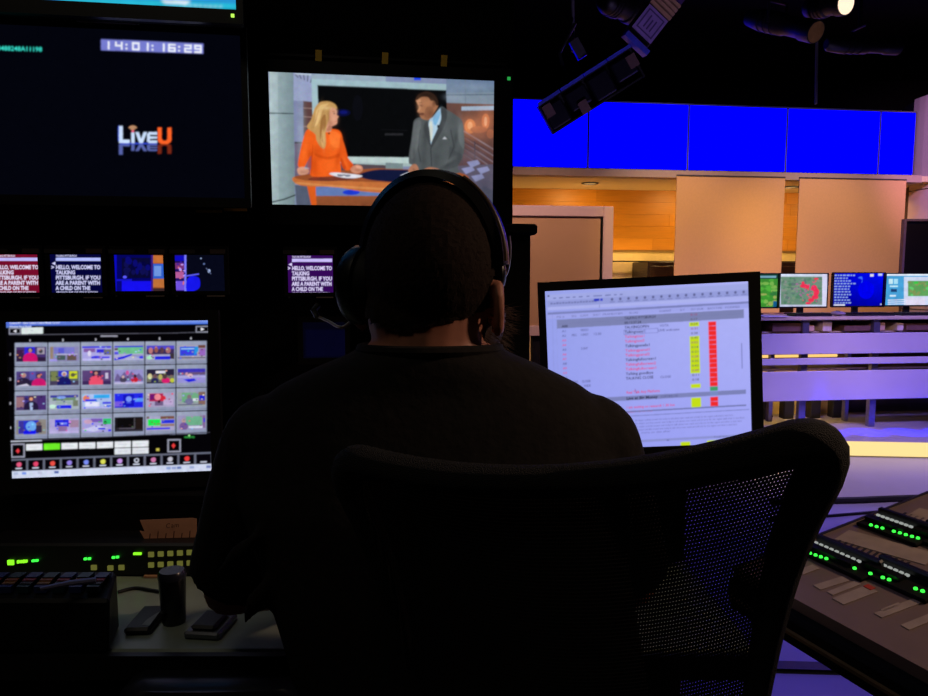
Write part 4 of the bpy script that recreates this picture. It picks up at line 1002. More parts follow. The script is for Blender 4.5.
for p, cx in SM:
    x0, x1, z0, z1 = p.box
    MB().bb(x0 - 0.01, x0 + (x1 - x0) * 0.42, -0.006, -0.004, z1 + 0.003, z1 + 0.012).build('name_strip', mat('dim_name_strip', (40, 34, 34), 0.7), p.root)
    MB().bb(x1 - 0.03, x1 + 0.004, -0.006, -0.004, z1 + 0.003, z1 + 0.013).build('name_strip', TALLY, p.root)
    MB().bb(-0.02, 0.02, 0.05, 0.22, -0.02, 0.02).build('bracket', DKG, p.root)
    MB().bb(x0, x0 + 0.004, -0.006, -0.004, z0 - 0.013, z0 - 0.009).build('knob', CHR, p.root)
    MB().bb(x1 - 0.04, x1, -0.0055, -0.004, z0 - 0.013, z0 - 0.010).build('button_strip', mat('grey_button_strip', (110, 100, 96), 0.6), p.root)
# small blue screen low beside his head
p = panel('rack_scope', 'dim blue rack scope screen low beside the purple prompter monitor', 'monitor', (322, 338), 1.75, WYAW, 0, 0, ((303, 322), (345, 322), (345, 358), (303, 358)), (0.012, 0.012, 0.015, 0.012), 0.05, None, 2e-5, BLKM)
p.rect(295, 315, 350, 365, (3, 3, 15)); p.rect(306, 330, 345, 356, (4, 4, 26)); p.raster('screen', p.root, 40, 0.6, 0.04, 5)
MB().bb(-0.02, 0.02, 0.05, 0.15, -0.02, 0.02).build('bracket', DKG, p.root)
rail(-60, 250, 212, 'long rack shelf between the large television and the small monitors', 0.01, 0.05)
for px0, px1, py, lab in ((196, 222, 211, 'orange strip painted in as a glint on the shelf edge, left of two'), (224, 247, 209.5, 'orange strip painted in as a glint on the shelf edge, right of two'), (36, 52, 209, 'pale strip painted in as a glint on the shelf edge under the logo television')):  # coloured strips added as glints along the shelf edge
    a, b = hit(px0, py, WO - wn * 0.055, wn), hit(px1, py, WO - wn * 0.055, wn); w_ = (b - a).length
    o = MB().bb(0, w_, -0.002, 0, -0.004, 0.003).build('shelf_glint', YTP if px0 > 100 else LBL); o.location = a; o.rotation_euler = (0, 0, R(WYAW)); tag(o, lab, 'label', 'shelf glints')

# ---- multiview monitor
p = panel('multiview_monitor', 'desk monitor showing a grid of twenty-four camera thumbnails', 'monitor', (110, 398), 1.36, WYAW, -3, 0, ((8.5, 322), (209, 320.5), (211, 470), (10, 479)), (0.02, 0.02, 0.03, 0.02), 0.055, None, 8e-6)
MV = p
def zz(q): return (q[0] / 4.095, 315 + q[1] / 4.095)
p.map = zz
p.rect(0, 0, 900, 696, (4, 3, 6))
p.poly([(20, 26), (870, 16), (870, 38), (20, 46)], [(90, 120, 215), (150, 175, 240), (60, 110, 225), (70, 100, 210)]); p.text(40, 38, 'Camera 007 - Show Camera Control Mosaic Control', 9, (225, 230, 255), -0.01, 205, 0.02)
p.poly([(20, 46), (130, 44), (130, 53), (20, 53)], (90, 120, 200)); p.text(40, 52, 'Window Panel Recall', 7, (220, 225, 250), -0.01, 88, 0.02)
p.line([(38, 82), (700, 75), (860, 70)], 2.4, (90, 90, 104))
def bx(x0, y0, x1, y1, w=4, col=(150, 152, 170), fill=(4, 3, 6), sl=-0.02):
    f = lambda x, y: (x, y + (x - x0) * sl)
    p.poly([f(x0, y0), f(x1, y0), f(x1, y1), f(x0, y1)], col); p.poly([f(x0 + w, y0 + w), f(x1 - w, y0 + w), f(x1 - w, y1 - w), f(x0 + w, y1 - w)], fill)
bx(38, 54, 87, 80); p.poly([(56, 67), (68, 60), (68, 74)], (230, 230, 240)); p.poly([(89, 53), (177, 51), (177, 77), (89, 79)], (222, 232, 232)); p.rect(125, 63, 137, 66, (180, 190, 200))
bx(801, 46, 856, 73); p.poly([(822, 52), (836, 59), (822, 66)], (240, 240, 250))
p.rect(412, 84, 482, 90, (150, 150, 165))
for i, x in enumerate((124, 258, 392, 523, 653, 781)): p.text(x - 3, 110 - i * 2, str(i + 1), 9, (220, 220, 235), 0, None, 0.03)
for i, y in enumerate((166, 267, 366, 466)): p.text(40, y, str(i + 1), 9, (210, 210, 225), 0, None, 0.03)
XL = [60, 197, 330, 462, 593, 720, 847]
def gy(r, x): return (113 + r * 99.2) + (x - 60) / 787 * (-8 - r * 3.9)
TH = []
G = (150, 158, 182); PU = (120, 100, 190); LV = (168, 160, 215); BLU = (30, 30, 225); DK = (40, 24, 52)
def person(cx, top, col, hair, skin=(190, 130, 120), s=1.0):
    return [('e', cx, top + 0.17 * s, 0.09 * s, 0.16 * s, hair), ('e', cx, top + 0.2 * s, 0.06 * s, 0.12 * s, skin), ('e', cx, top + 0.72 * s, 0.24 * s, 0.38 * s, col), ('r', cx - 0.24 * s, top + 0.68 * s, cx + 0.24 * s, 1.0, col)]
V = [
 [('r',0,0,1,1,(70,50,110)),('r',.28,0,.62,.6,(50,40,220)),('r',.7,.05,.95,.5,(160,150,170)),('r',0,.2,.25,.7,(60,30,70)),('e',.82,.3,.07,.14,(60,60,70)),('r',0,.7,1,1,(46,28,62))]+person(.47,.05,(205,20,110),(30,16,30)),
 [('r',0,0,1,1,(140,135,180)),('r',.15,.05,.85,.5,(120,120,200)),('r',.02,.0,.12,.9,(150,130,110)),('r',.25,.6,.54,.92,(70,90,90)),('r',.6,.55,.92,.95,(100,80,74)),('r',.3,.1,.5,.45,(90,90,210)),('r',.0,.85,.25,1,(160,150,230)),('r',.16,.5,.95,.56,(190,190,220))],
 [('r',0,0,1,1,(170,165,225)),('r',0,0,1,.12,(60,50,220)),('r',.05,.15,.45,.4,(130,90,160)),('r',.5,.2,.8,.45,(50,40,220)),('r',.75,.22,1,.6,(110,110,110)),('e',.5,.78,.2,.12,BLU),('r',.35,.72,.95,.84,(70,60,230)),('r',0,.85,1,1,(190,185,240)),('e',.25,.5,.06,.2,(220,215,240))],
 [('r',0,0,1,1,(175,175,215)),('r',.12,.08,1,.55,(110,190,140)),('r',0,0,1,.1,(50,50,210)),('r',0,.15,.12,.3,(90,70,80)),('p',[(0,.85),(.3,.72),(.6,.55),(.66,.62),(.3,.9),(0,1)],BLU),('r',.0,.4,.14,.6,(90,80,230)),('r',.6,.6,1,.75,(150,150,190)),('e',.95,.8,.1,.1,(60,50,230))],
 [('r',0,0,1,1,(60,44,90)),('r',0,0,1,.25,(80,70,200)),('e',.15,.35,.08,.22,(190,120,120)),('e',.35,.3,.07,.2,(150,90,80)),('e',.55,.33,.08,.22,(90,60,70)),('e',.78,.33,.09,.22,(170,110,110)),('r',0,.62,1,1,(170,170,205)),('r',.3,.75,.85,.98,BLU),('e',.1,.85,.12,.12,(170,230,190)),('r',.85,.55,1,.95,(60,50,60))],
 [('r',0,0,1,1,(165,160,180)),('r',.08,.1,.7,.75,(40,90,220)),('r',.12,.2,.6,.3,(150,190,240)),('r',.12,.38,.55,.65,(60,60,225)),('p',[(.6,.75),(.75,.4),(.75,.1),(.62,.1)],(40,150,220)),('r',.74,0,1,.2,(110,70,60)),('r',.78,.25,1,.75,(150,100,190)),('r',0,.85,1,.92,(80,80,100))],
 [('r',0,0,1,1,(80,64,130)),('r',.45,0,.65,.8,(90,84,170)),('r',0,.6,1,1,(60,40,90))]+person(.25,.1,(40,30,60),(170,150,150))+person(.76,.15,(205,24,110),(30,20,40))+[('p',[(0,1),(.35,.85),(.45,1)],(210,205,230))],
 [('r',0,0,1,1,(90,100,90)),('r',.05,.05,.25,.8,(120,130,80)),('r',.3,0,.65,.4,(50,50,200)),('r',.68,.05,.95,.55,(205,215,40)),('e',.8,.3,.08,.14,(90,90,60)),('r',0,.7,1,1,(70,60,90))]+person(.5,.05,(24,24,100),(215,215,225)),
 [('r',0,0,1,1,(90,66,120)),('r',.35,0,.65,.5,(60,40,90)),('r',.8,.2,.9,.6,(200,190,220)),('r',0,.75,1,1,(60,40,90))]+person(.48,.02,(235,80,110),(44,22,40)),
 [('r',0,0,1,1,(150,145,205)),('p',[(.0,.7),(.1,.2),(.2,.5),(.35,.15),(.45,.45),(.6,.1),(.7,.5),(.85,.25),(1,.6),(1,.8),(0,.8)],(110,96,150)),('e',.45,.22,.06,.16,(200,80,150)),('e',.3,.7,.12,.2,(70,64,90)),('e',.3,.5,.05,.1,(200,170,170)),('e',.7,.72,.13,.2,(200,30,50)),('e',.72,.46,.05,.12,(60,30,40)),('r',0,.88,1,1,(190,185,220))],
 [('r',0,0,1,1,(40,34,60)),('r',.33,.12,.68,.3,(220,220,235)),('r',0,.45,1,.9,(110,110,100)),('e',.12,.5,.08,.2,(210,200,150)),('e',.3,.55,.08,.2,(120,90,90)),('e',.3,.8,.14,.2,(40,40,90)),('e',.7,.8,.16,.2,(210,30,110)),('e',.66,.5,.08,.2,(80,60,60)),('e',.5,.55,.07,.2,(190,180,100)),('e',.93,.8,.08,.16,(190,200,60))],
 [('r',0,0,1,1,(150,145,210)),('r',0,0,1,.35,(60,50,180)),('r',0,.25,1,.45,(100,80,120)),('e',.45,.5,.1,.15,(220,180,190)),('p',[(.2,.75),(.6,.7),(.68,.85),(.4,.95)],BLU),('r',0,.55,1,.6,(190,185,230)),('e',.32,.38,.05,.1,(200,150,150))],
 [('r',0,0,1,1,(80,60,110)),('r',0,.1,.25,.8,(150,110,120)),('r',.7,0,1,1,(70,44,110)),('r',.3,0,.4,1,(60,50,130))]+person(.5,.05,(36,26,60),(60,36,36),(220,150,130))+[('p',[(.45,.5),(.56,.5),(.55,1),(.47,1)],(170,190,230))],
 [('r',0,0,1,1,(170,180,190)),('r',.02,.02,.98,.2,(60,60,160)),('r',.1,.2,.9,.4,(110,140,110)),('e',.4,.18,.16,.1,(130,160,240)),('r',.25,.72,.75,.95,BLU),('e',.1,.8,.12,.14,(200,240,220)),('r',.8,.4,.98,.8,(120,130,110)),('r',.2,.45,.8,.65,(150,170,170))],
 [('r',0,0,1,1,(170,190,235)),('e',.14,.3,.12,.22,(230,130,90)),('r',.4,.05,.95,.3,(50,170,240)),('r',.1,.35,.5,.5,(40,50,230)),('r',.1,.55,.6,.85,(225,225,250)),('r',.7,.55,1,.7,(70,70,225)),('r',.75,.8,1,.92,BLU),('r',0,.88,1,1,(180,180,240))],
 [('r',0,0,1,1,(36,40,235)),('r',.3,.1,.68,.9,(20,20,190)),('e',.5,.4,.1,.2,(120,150,250)),('r',.72,.35,1,.6,(90,150,250)),('r',0,.55,.28,.9,(120,90,220)),('r',0,.9,.5,1,(30,30,200)),('r',.42,.62,.58,.68,(80,110,250))],
 [('r',0,0,1,1,(170,160,195)),('r',.1,.05,.6,.6,(180,24,80)),('r',.12,.1,.3,.5,(110,20,110)),('e',.4,.3,.12,.22,(240,140,150)),('e',.6,.4,.1,.2,(210,40,60)),('r',.3,.6,.6,.9,(110,90,130)),('e',.45,.62,.05,.1,(50,20,40)),('r',.62,.5,.95,.85,(190,170,210))],
 [('r',0,0,1,1,(150,160,165)),('r',.15,.05,.8,.7,(110,170,130)),('r',.75,.0,1,.9,(130,100,90)),('r',.78,.25,.98,.6,(30,40,210)),('e',.42,.35,.08,.18,(130,110,120)),('e',.42,.65,.16,.22,(110,110,150)),('r',.0,.85,.9,.92,(90,90,120)),('r',.55,.45,.75,.65,(210,220,225))],
 [('r',0,0,1,1,(140,135,130)),('r',.08,.05,.75,.95,(40,50,200)),('e',.5,.45,.18,.35,(110,170,240)),('e',.75,.3,.09,.16,(120,90,90)),('r',.66,.4,.86,.9,(50,40,70)),('r',.25,.75,.65,1,(20,20,235)),('r',.1,.1,.25,.9,(60,50,150))],
 [('r',0,0,1,1,(175,165,215)),('r',.18,.05,.66,.55,(34,34,220)),('r',.22,.25,.6,.4,(110,130,240)),('r',.3,.5,.6,.85,(140,110,160)),('r',.7,.1,1,.6,(160,130,160)),('e',.3,.35,.06,.1,(20,20,140)),('r',0,.85,1,1,(185,175,225))],
 [('r',0,0,1,1,(165,160,220)),('r',.3,.05,.7,.3,(120,90,180)),('r',.72,.05,1,.45,(50,190,110)),('e',.8,.35,.05,.14,(30,60,40)),('e',.2,.25,.15,.15,(200,160,190)),('p',[(0,.8),(.5,.5),(.9,.7),(.4,.95)],(200,200,240)),('r',.55,.7,.8,.8,BLU),('r',.9,.8,1,.95,(60,50,230))],
 [('r',0,0,1,1,(24,20,26)),('r',.1,.08,.68,.75,(12,10,12)),('r',.08,.75,.7,.82,(90,84,100)),('r',.68,.05,.72,.8,(80,76,84)),('r',.75,.1,.97,.9,(36,26,24)),('r',.0,.88,1,.95,(50,46,60))],
 [('r',0,0,1,1,(170,165,200)),('r',.05,.2,.5,.65,(30,235,80)),('r',.5,0,1,.2,(120,80,66)),('r',.54,.25,1,.5,(40,50,220)),('r',.5,.55,1,.7,(150,120,110)),('r',.0,.8,.85,.92,(60,50,230)),('r',0,0,.1,.15,(120,100,100))],
 [('r',0,0,1,1,(150,145,185)),('r',.3,.05,.88,.7,(110,175,140)),('e',.22,.35,.07,.16,(190,150,150)),('e',.22,.75,.16,.28,(120,90,150)),('r',.9,0,1,.9,(130,100,150)),('r',.4,.75,.9,.9,(210,215,235)),('r',.93,.2,.99,.5,(60,60,210))],
]
for r in range(4):
    for c in range(6):
        xa, xb = XL[c] + 2, XL[c + 1] - 2
        f = lambda u, v: (xa + (xb - xa) * u, gy(r, xa + (xb - xa) * u) + 2 + v * (gy(r + 1, xa) - gy(r, xa) - 4))
        p.poly([f(0, 0), f(1, 0), f(1, 1), f(0, 1)], [(158, 166, 190), (146, 154, 180), (140, 148, 176), (150, 158, 184)])
        p.line([f(0.02, 0.93), f(0.98, 0.93)], 1.5, (110, 116, 140))
        h = lambda u, v: f(0.04 + 0.92 * u, 0.18 + 0.63 * v)
        for s_ in V[r * 6 + c]:
            if s_[0] == 'r': p.poly([h(s_[1], s_[2]), h(s_[3], s_[2]), h(s_[3], s_[4]), h(s_[1], s_[4])], s_[5])
            elif s_[0] == 'e': p.poly([h(min(1, max(0, s_[1] + s_[3] * math.cos(k * PI / 6))), min(1, max(0, s_[2] + s_[4] * math.sin(k * PI / 6)))) for k in range(12)], s_[5])
            else: p.poly([h(*q_) for q_ in s_[1]], s_[2])
        for k in range(9):
            u_, v_ = rw.random() * 0.9, rw.random() * 0.9; cl = rw.choice(V[r * 6 + c])[-1]
            p.poly([h(u_, v_), h(u_ + 0.06, v_), h(u_ + 0.06, v_ + 0.08), h(u_, v_ + 0.08)], tuple(min(255, int(q_ * rw.uniform(0.7, 1.35))) for q_ in cl))
p.line([(40, 516), (860, 480)], 3, (60, 60, 70)); p.line([(44, 517), (172, 513)], 5, (190, 195, 210))
bx(46, 526, 103, 584, 6); p.poly([(66, 556), (75, 546), (82, 556), (75, 566)], (235, 60, 70))
bx(685, 508, 740, 562, 6); p.poly([(702, 534), (710, 524), (718, 534), (710, 546)], (235, 60, 60))
for i in range(7):
    x = 108 + i * 72.3; y = 529 - i * 2.3
    p.poly([(x, y), (x + 66, y - 2), (x + 66, y + 23), (x, y + 25)], (110, 235, 40) if i == 1 else (228, 232, 238)); 
    if i != 1: p.line([(x + 14, y + 12), (x + 52, y + 11)], 2, (190, 196, 206))
for i in (5, 6):
    x = 108 + i * 72.3; y = 557 - i * 2.3; p.poly([(x, y), (x + 66, y - 2), (x + 66, y + 23), (x, y + 25)], (222, 226, 234)); p.line([(x + 14, y + 12), (x + 52, y + 11)], 2, (190, 196, 206))
p.rect(639, 545, 652, 556, (200, 190, 80)); p.text(754, 503, 'HIGHLIGHTED', 7, (60, 190, 80), 0, 42, 0.02); p.ell(774, 493, 4, 4, (160, 240, 150))
p.poly([(40, 590), (864, 560), (864, 612), (40, 640)], (100, 104, 122))
IC = ((230, 90, 130), (230, 70, 110), (240, 80, 70), (150, 130, 230), (120, 140, 240), (225, 225, 90), (200, 150, 230), (210, 215, 235), (210, 120, 170), (190, 190, 205), (240, 60, 60), (90, 90, 110))
for i in range(12):
    x = 45 + i * 68.6; y = 594 - i * 2.45
    p.poly([(x + 3, y + 2), (x + 63, y), (x + 63, y + 41), (x + 3, y + 43)], (6, 4, 10))
    if i < 11: p.spl([(x + 24, y + 14), (x + 36, y + 8), (x + 44, y + 14), (x + 40, y + 26), (x + 28, y + 26)], IC[i], 3)
    p.line([(x + 20, y + 34), (x + 46, y + 33)], 5, (200, 205, 225))
    if i == 7: p.rect(x + 29, y + 12, x + 39, y + 22, (6, 4, 10))
p.poly([(36, 640), (866, 608), (868, 637), (38, 672)], (206, 214, 238))
for x, cl in ((66, (180, 190, 220)), (100, (120, 150, 230)), (165, (190, 195, 220)), (232, (80, 100, 170)), (690, (150, 170, 225)), (712, (150, 165, 215)), (733, (110, 130, 190)), (785, (160, 175, 215)), (853, (120, 135, 190))): p.rect(x - 9, 646 - x * 0.036, x + 9, 656 - x * 0.036, cl)
p.map = lambda q: q
p.raster('screen', p.root, 400, 0.95, 0.05, 6)
x0, x1, z0, z1 = p.box
mvz = p.root.location.z

# ---- rundown monitor on the right
p = panel('rundown_monitor', 'desk monitor showing a pale blue show rundown sheet with yellow and red cells', 'monitor', (649, 369), 1.32, -3, -2, -2.9, ((546.4, 292), (747.5, 280.7), (752, 441), (550, 452)), (0.013, 0.021, 0.02, 0.017), 0.05, None, 8e-6)
RM = p
def rm(q):  # sheet coordinates: u 0..206 right, v 0..160 down, laid on the tilted sheet
    u, v = q; v = v * 0.98 + 3.2; u += 1.0; return (546.4 + u * 0.9765 + v * 0.0265 + 0.0, 292 - u * 0.0549 + v * 1.0)
p.map = rm
p.poly([(-5, -5), (215, -5), (215, 170), (-5, 170)], [(150, 160, 232), (176, 180, 246), (160, 164, 246), (146, 154, 240)])
p.rect(0, 6, 210, 12.5, (148, 156, 218)); p.poly([(0, 0), (206, 0), (206, 6), (0, 6)], (160, 168, 228)); p.rect(0.3, 0.6, 2.2, 2, (40, 44, 80))
for k, w_ in ((6, 3), (12, 4), (19, 4), (26, 3), (32, 4), (40, 3), (47, 9), (59, 6), (68, 3), (74, 3)): p.rect(k, 3.2, k + w_, 4.3, (110, 116, 176))
for k in range(16): p.rect(3 + k * 3, 8 + (k % 2) * 0.4, 5.4 + k * 3, 10, (116, 122, 180))
p.rect(47.5, 6.6, 53, 9.2, (36, 50, 190)); p.rect(54, 6.6, 56.5, 9.2, (60, 70, 200))
for k in range(17): p.ell(66 + k * 8.4, 8.2, 1.4, 1.5, (96, 100, 150), 8); p.rect(63.5 + k * 8.4, 10.4, 68.8 + k * 8.4, 11.3, (120, 126, 184))
p.rect(0, 12.6, 210, 15.8, (172, 178, 238)); p.line([(53, 13), (53, 16)], 0.5, (120, 126, 180))
p.rect(0, 18, 210, 20.2, (122, 128, 186)); p.rect(0, 20.4, 210, 24.6, (158, 164, 234))
for x, t_, w_ in ((9, 'PG #', 8), (24, 'SEG', 5), (33, 'CAM', 8), (46, 'SHOT', 8), (56, 'FRAME/ITEM', 20), (83, 'SLUG', 9), (114, 'FORMAT', 12), (135, 'ST', 5), (146, 'EST DUR', 13), (163, 'BACKTIME', 15), (181, 'MODIFIED', 15)):
    p.text(x, 24, t_, 2, (96, 100, 150), 0, w_)
p.rect(9, 25.8, 200, 34.8, (124, 130, 178)); p.rect(9, 30.0, 200, 30.3, (116, 122, 170))
BKT = (34, 34, 62); RDT = (222, 60, 120); GRT = (84, 86, 140)
p.text(78, 29.4, 'TALKING PITTSBURGH', 2.5, BKT, 0, 32, 0.01); p.text(78, 34, '00:13:37.24', 2.5, BKT, 0, 17, 0.01); p.text(14, 34, 'A00', 2.4, BKT, 0, 6, 0.02)
rows = (('TALKINGOPEN', BKT, 25), ('Talkingtease1', BKT, 20), ('Talkingtoss1', RDT, 20), ('Talkingtoss2', RDT, 20), ('Talkingpanelx1', BKT, 25), ('Talkingpanel1', RDT, 25), ('Talkingpanel2', RDT, 25), ('Talkingfullscreen1', BKT, 31), ('Talkingfullscreen2', RDT, 31), ('Talkingfullscreen1', RDT, 31), ('Talking goodbye', BKT, 28), ('TALKING CLOSE', BKT, 28))
for i, (t_, cl, w_) in enumerate(rows):
    y = 38.8 + i * 4.72
    p.text(78, y, t_, 2.7, cl, 0, w_, 0.012)
    p.text(14, y, 'A%d' % (i + 1), 2.1, RDT if cl == RDT else GRT, 0, 4, 0.01)
for x, y, t_, w_ in ((33, 38.8, 'VIDEO', 8), (24, 43.5, 'PKG', 5), (33, 43.5, '1-SHOT', 8), (46, 43.5, '12:30', 8), (33, 57.6, '2-SHT', 7), (24, 91, 'TAG', 5), (33, 91, 'CLOSER', 9), (35, 95.6, 'WIDE', 7), (114, 38.8, 'VO/TA', 9), (112, 43.5, 'LIVE welcome', 22), (113, 91, 'CLOSE', 11)):
    p.text(x, y, t_, 2.3, GRT, 0, w_, 0.01)
for a, b in (((77, 39.9), (112, 40.3)), ((77, 44.4), (112, 44.8)), ((77, 39.9), (77.4, 44.8)), ((111.6, 39.9), (112, 44.8)), ((99, 39.9), (99.3, 44.8))): p.rect(a[0], a[1], b[0], b[1], (110, 112, 180))
p.text(78, 105, 'Real Talk Any Platform', 2.7, RDT, 0, 34, 0.012); p.line([(87, 100.5), (88.5, 105)], 0.5, (120, 60, 140))
YEL = (196, 222, 24); RED = (240, 44, 44)
p.rect(144, 36, 154, 40.4, YEL)
for i in range(8): p.rect(144 - 0, 50.2 + i * 4.72, 154, 50.2 + (i + 1) * 4.72 + 0.1, YEL)
p.rect(144, 98.8, 154, 103, YEL); p.rect(144, 112.8, 154, 122.5, YEL)
for i in range(14): p.rect(163.5, 36.4 + i * 4.72, 171.4, 36.4 + i * 4.72 + 4.45, RED)
p.rect(163.5, 102.6, 171.4, 106.8, (64, 160, 104))
for k in range(2): p.rect(163.5, 113 + k * 4.9, 171.4, 117.6 + k * 4.9, RED)
for i in range(15): p.text(145.5, 29.4 + i * 4.72, '0:%02d' % (10 + (i * 7) % 45), 2.2, (90, 90, 90) if i % 3 else (150, 70, 110), 0, 7, 0.01)
p.rect(20, 107.4, 200, 111.8, (124, 130, 184)); p.text(78, 111, 'Live at Big Money', 2.8, BKT, 0, 32, 0.03); p.text(113, 110.8, 'COMMERCIAL', 2.2, GRT, 0, 18)
p.rect(163.5, 107.6, 171.4, 111.6, (120, 140, 196))
p.text(78, 120, 'I am waiting on research 1 30 live', 2.5, RDT, 0, 49, 0.012); p.text(78, 124.2, 'updated with new slate', 2.0, RDT, 0, 26, 0.012)
p.rect(20, 122.6, 200, 124, (110, 116, 170)); p.rect(20, 127.4, 203, 128.2, (120, 126, 190))
for i, w_ in enumerate((100, 112, 109, 104, 30)): p.text(86, 133.4 + i * 3.2, 'the mayor and the council met today to talk about new roads and schools for the region and what is next here', 1.8, (96, 98, 156), 0, w_) if i < 4 else p.text(92, 133.4 + i * 3.2, 'more on this after', 1.8, (96, 98, 156), 0, w_)
p.rect(70, 152.6, 206, 155, (140, 146, 210)); p.rect(118, 154, 120, 155, (90, 92, 150)); p.text(166, 154.6, 'Total time', 1.7, (90, 92, 150), 0, 14)
p.rect(132, 157.0, 142, 161, YEL); p.rect(159, 157.0, 175, 161, YEL); p.rect(196.5, 60, 197.4, 86, (120, 124, 190))
p.rect(4.5, 20, 4.9, 165, (140, 146, 214)); p.rect(8.6, 35, 8.9, 165, (146, 152, 220))
p.map = lambda q: q
p.raster('screen', p.root, 380, 0.85, 0.008, 7)

# ============================================================ desk
DZ = 0.75
DESK = mat('grey_green_desk_laminate', (150, 162, 146), 0.35, var=0.08, scale=20)
fl = atz(110, 650, DZ)
dx0, dx1, dy0, dy1 = -1.9, 0.43, fl.y, 1.6
t = thing('control_desk', 'grey green control desk under the man\'s monitors', 'desk', (0, 0, 0))
MB().bb(dx0, dx1, dy0, dy1, DZ - 0.035, DZ).build('worktop', DESK, t, bevel=0.004)
MB().bb(dx0, dx1, dy0 - 0.012, dy0 - 0.0005, DZ - 0.04, DZ - 0.003).build('edge_strip', BLK, t)
for x in (dx0 + 0.05, -0.75, dx1 - 0.05): MB().bb(x - 0.02, x + 0.02, dy0 + 0.25, dy1 - 0.05, 0, DZ - 0.035).build('leg_panel', BLKM, t)
MB().bb(dx0 + 0.08, dx1 - 0.08, dy1 - 0.07, dy1 - 0.05, 0.3, DZ - 0.04).build('modesty_panel', BLKM, t)
# stands of the two desk monitors
def deskstand(p, back=0.1, up=0.0):
    t = p.root; E = t.rotation_euler.to_matrix(); x0, x1, z0, z1 = p.box
    def W2L(v): return E.inverted() @ (Vector(v) - t.location)
    c = t.location; 
    m = MB(); b0 = W2L((c.x, c.y + back, DZ + up + 0.01)); b1 = Vector((0, 0.06, (z0 + z1) / 2))
    m.tube([b0, b0 * 0.3 + b1 * 0.7 + Vector((0, 0.03, 0)), b1], 0.022, 10).build('stand_neck', BLK, t)
    m = MB(); Mi = E.inverted(); m.box(W2L((c.x, c.y + back, DZ + up + 0.006)), (0.26, 0.18, 0.01), Mi); m.build('stand_base', BLK, t, bevel=0.003)
RZ = 0.13
riser_ = thing('added_riser', 'added black riser shelf hiding the lit desk under the thumbnail monitor', 'riser', (-0.66, 1.45, DZ))  # riser added to cover the lit desk strip and keep it black
MB().bb(-0.6, 0.40, -0.1, 0.12, RZ - 0.02, RZ).build('shelf', BLKM, riser_, bevel=0.003)
MB().bb(-0.6, 0.40, -0.1, -0.085, 0, RZ - 0.02).build('front_panel', BLKM, riser_)
for x in (-0.59, 0.39): MB().bb(x - 0.01, x + 0.01, -0.085, 0.12, 0, RZ - 0.02).build('side_panel', BLKM, riser_)
deskstand(MV, 0.1, RZ)
t = RM.root; E = t.rotation_euler.to_matrix(); W2L = lambda v: E.inverted() @ (Vector(v) - t.location)
MB().box(W2L((0.17, 1.53, DZ + 0.02)), (0.1, 0.1, 0.036), E.inverted()).build('arm_clamp', BLK, t)
MB().tube([W2L((0.17, 1.53, DZ + 0.03)), W2L((0.17, 1.53, 1.08))], 0.018, 10).build('arm_post', DKG, t)
MB().tube([W2L((0.17, 1.53, 1.08)), W2L((0.28, 1.46, 1.1)), Vector((0, 0.055, 0))], 0.016, 10).build('arm', DKG, t)

# ---- rack intercom panel with green lights
pA = at(0, 560, 1.27)
t = thing('intercom_panel', 'black rack panel with green lights and dim yellow keys under the thumbnail monitor', 'intercom panel', (0, 1.27, DZ))
xa, xb = at(-20, 560, 1.27).x, at(205, 560, 1.27).x; ztp = at(100, 544, 1.27).z - DZ
MB().bb(xa, xb, 0, 0.075, 0, ztp).build('case', BLK, t, bevel=0.004)
def key(px, py, w, h, m_, nm):
    P = at(px, py, 1.27); k = 1.27 / 720
    return MB().bb(P.x - w * k / 2, P.x + w * k / 2, -0.004, -0.0005, P.z - DZ - h * k / 2, P.z - DZ + h * k / 2).build(nm, m_, t)
key(11.5, 562, 6, 5, GLED2, 'power_light')
for k, x in enumerate((19, 22, 24.5, 27)): key(x, 561.3 - k * 0.2, 1.8, 3 - 0.4 * (k % 2), GLED2, 'meter_light')
for x, y in ((34, 560.3), (37.5, 560), (86, 558.4), (90, 558.2), (114, 557), (118, 556.6)): key(x, y, 2.6, 2, GLED, 'status_light')
key(138, 553.2, 8, 2.2, GLED2, 'meter_light')
for c_ in range(5):
    for r_ in range(2): key(151.6 + c_ * 9.6, 554 - c_ * 0.5 + r_ * 10.5, 5.4, 5, AMBK, 'key')
for x, y in ((94.5, 567), (111, 567.5), (122, 567)): key(x, y, 5.4, 5, AMBK, 'key')
# ---- handwritten card
t = thing('handwritten_card', 'torn orange brown card with handwriting standing on the intercom panel', 'card', at(169, 549, 1.3), (R(-8), 0, R(4)))
t.location.z = DZ + ztp - 0.002
k = 1.3 / 720
pts = [(-24, 0), (-29, 9), (-24, 8), (-29, 20), (24, 21), (28, 20), (28, 1)]
MB().prism([(x * k, z * k) for x, z in pts], 0, 0.002).build('card', mat('orange_card', (205, 150, 118), 0.8, var=0.1), t)
pc = Pic(t.location, Euler(t.rotation_euler).to_matrix(), 1e-4)
vs, fs, w_ = textmesh('Cam', 0.0)
for f in fs: pc.raw([(-0.003 + vs[i][0] * 0.012, 0.022 + vs[i][1] * 0.012) for i in f], (60, 30, 24))
for x in range(6): pc.raw([((-18 + x * 8) * k, 2 * k), ((-17 + x * 8) * k, 2 * k), ((-16.4 + x * 8) * k, (7 + x % 2 * 2) * k), ((-17.4 + x * 8) * k, (7 + x % 2 * 2) * k)], (70, 36, 28))
pc.build('handwriting', t, INK, y=-0.0005)

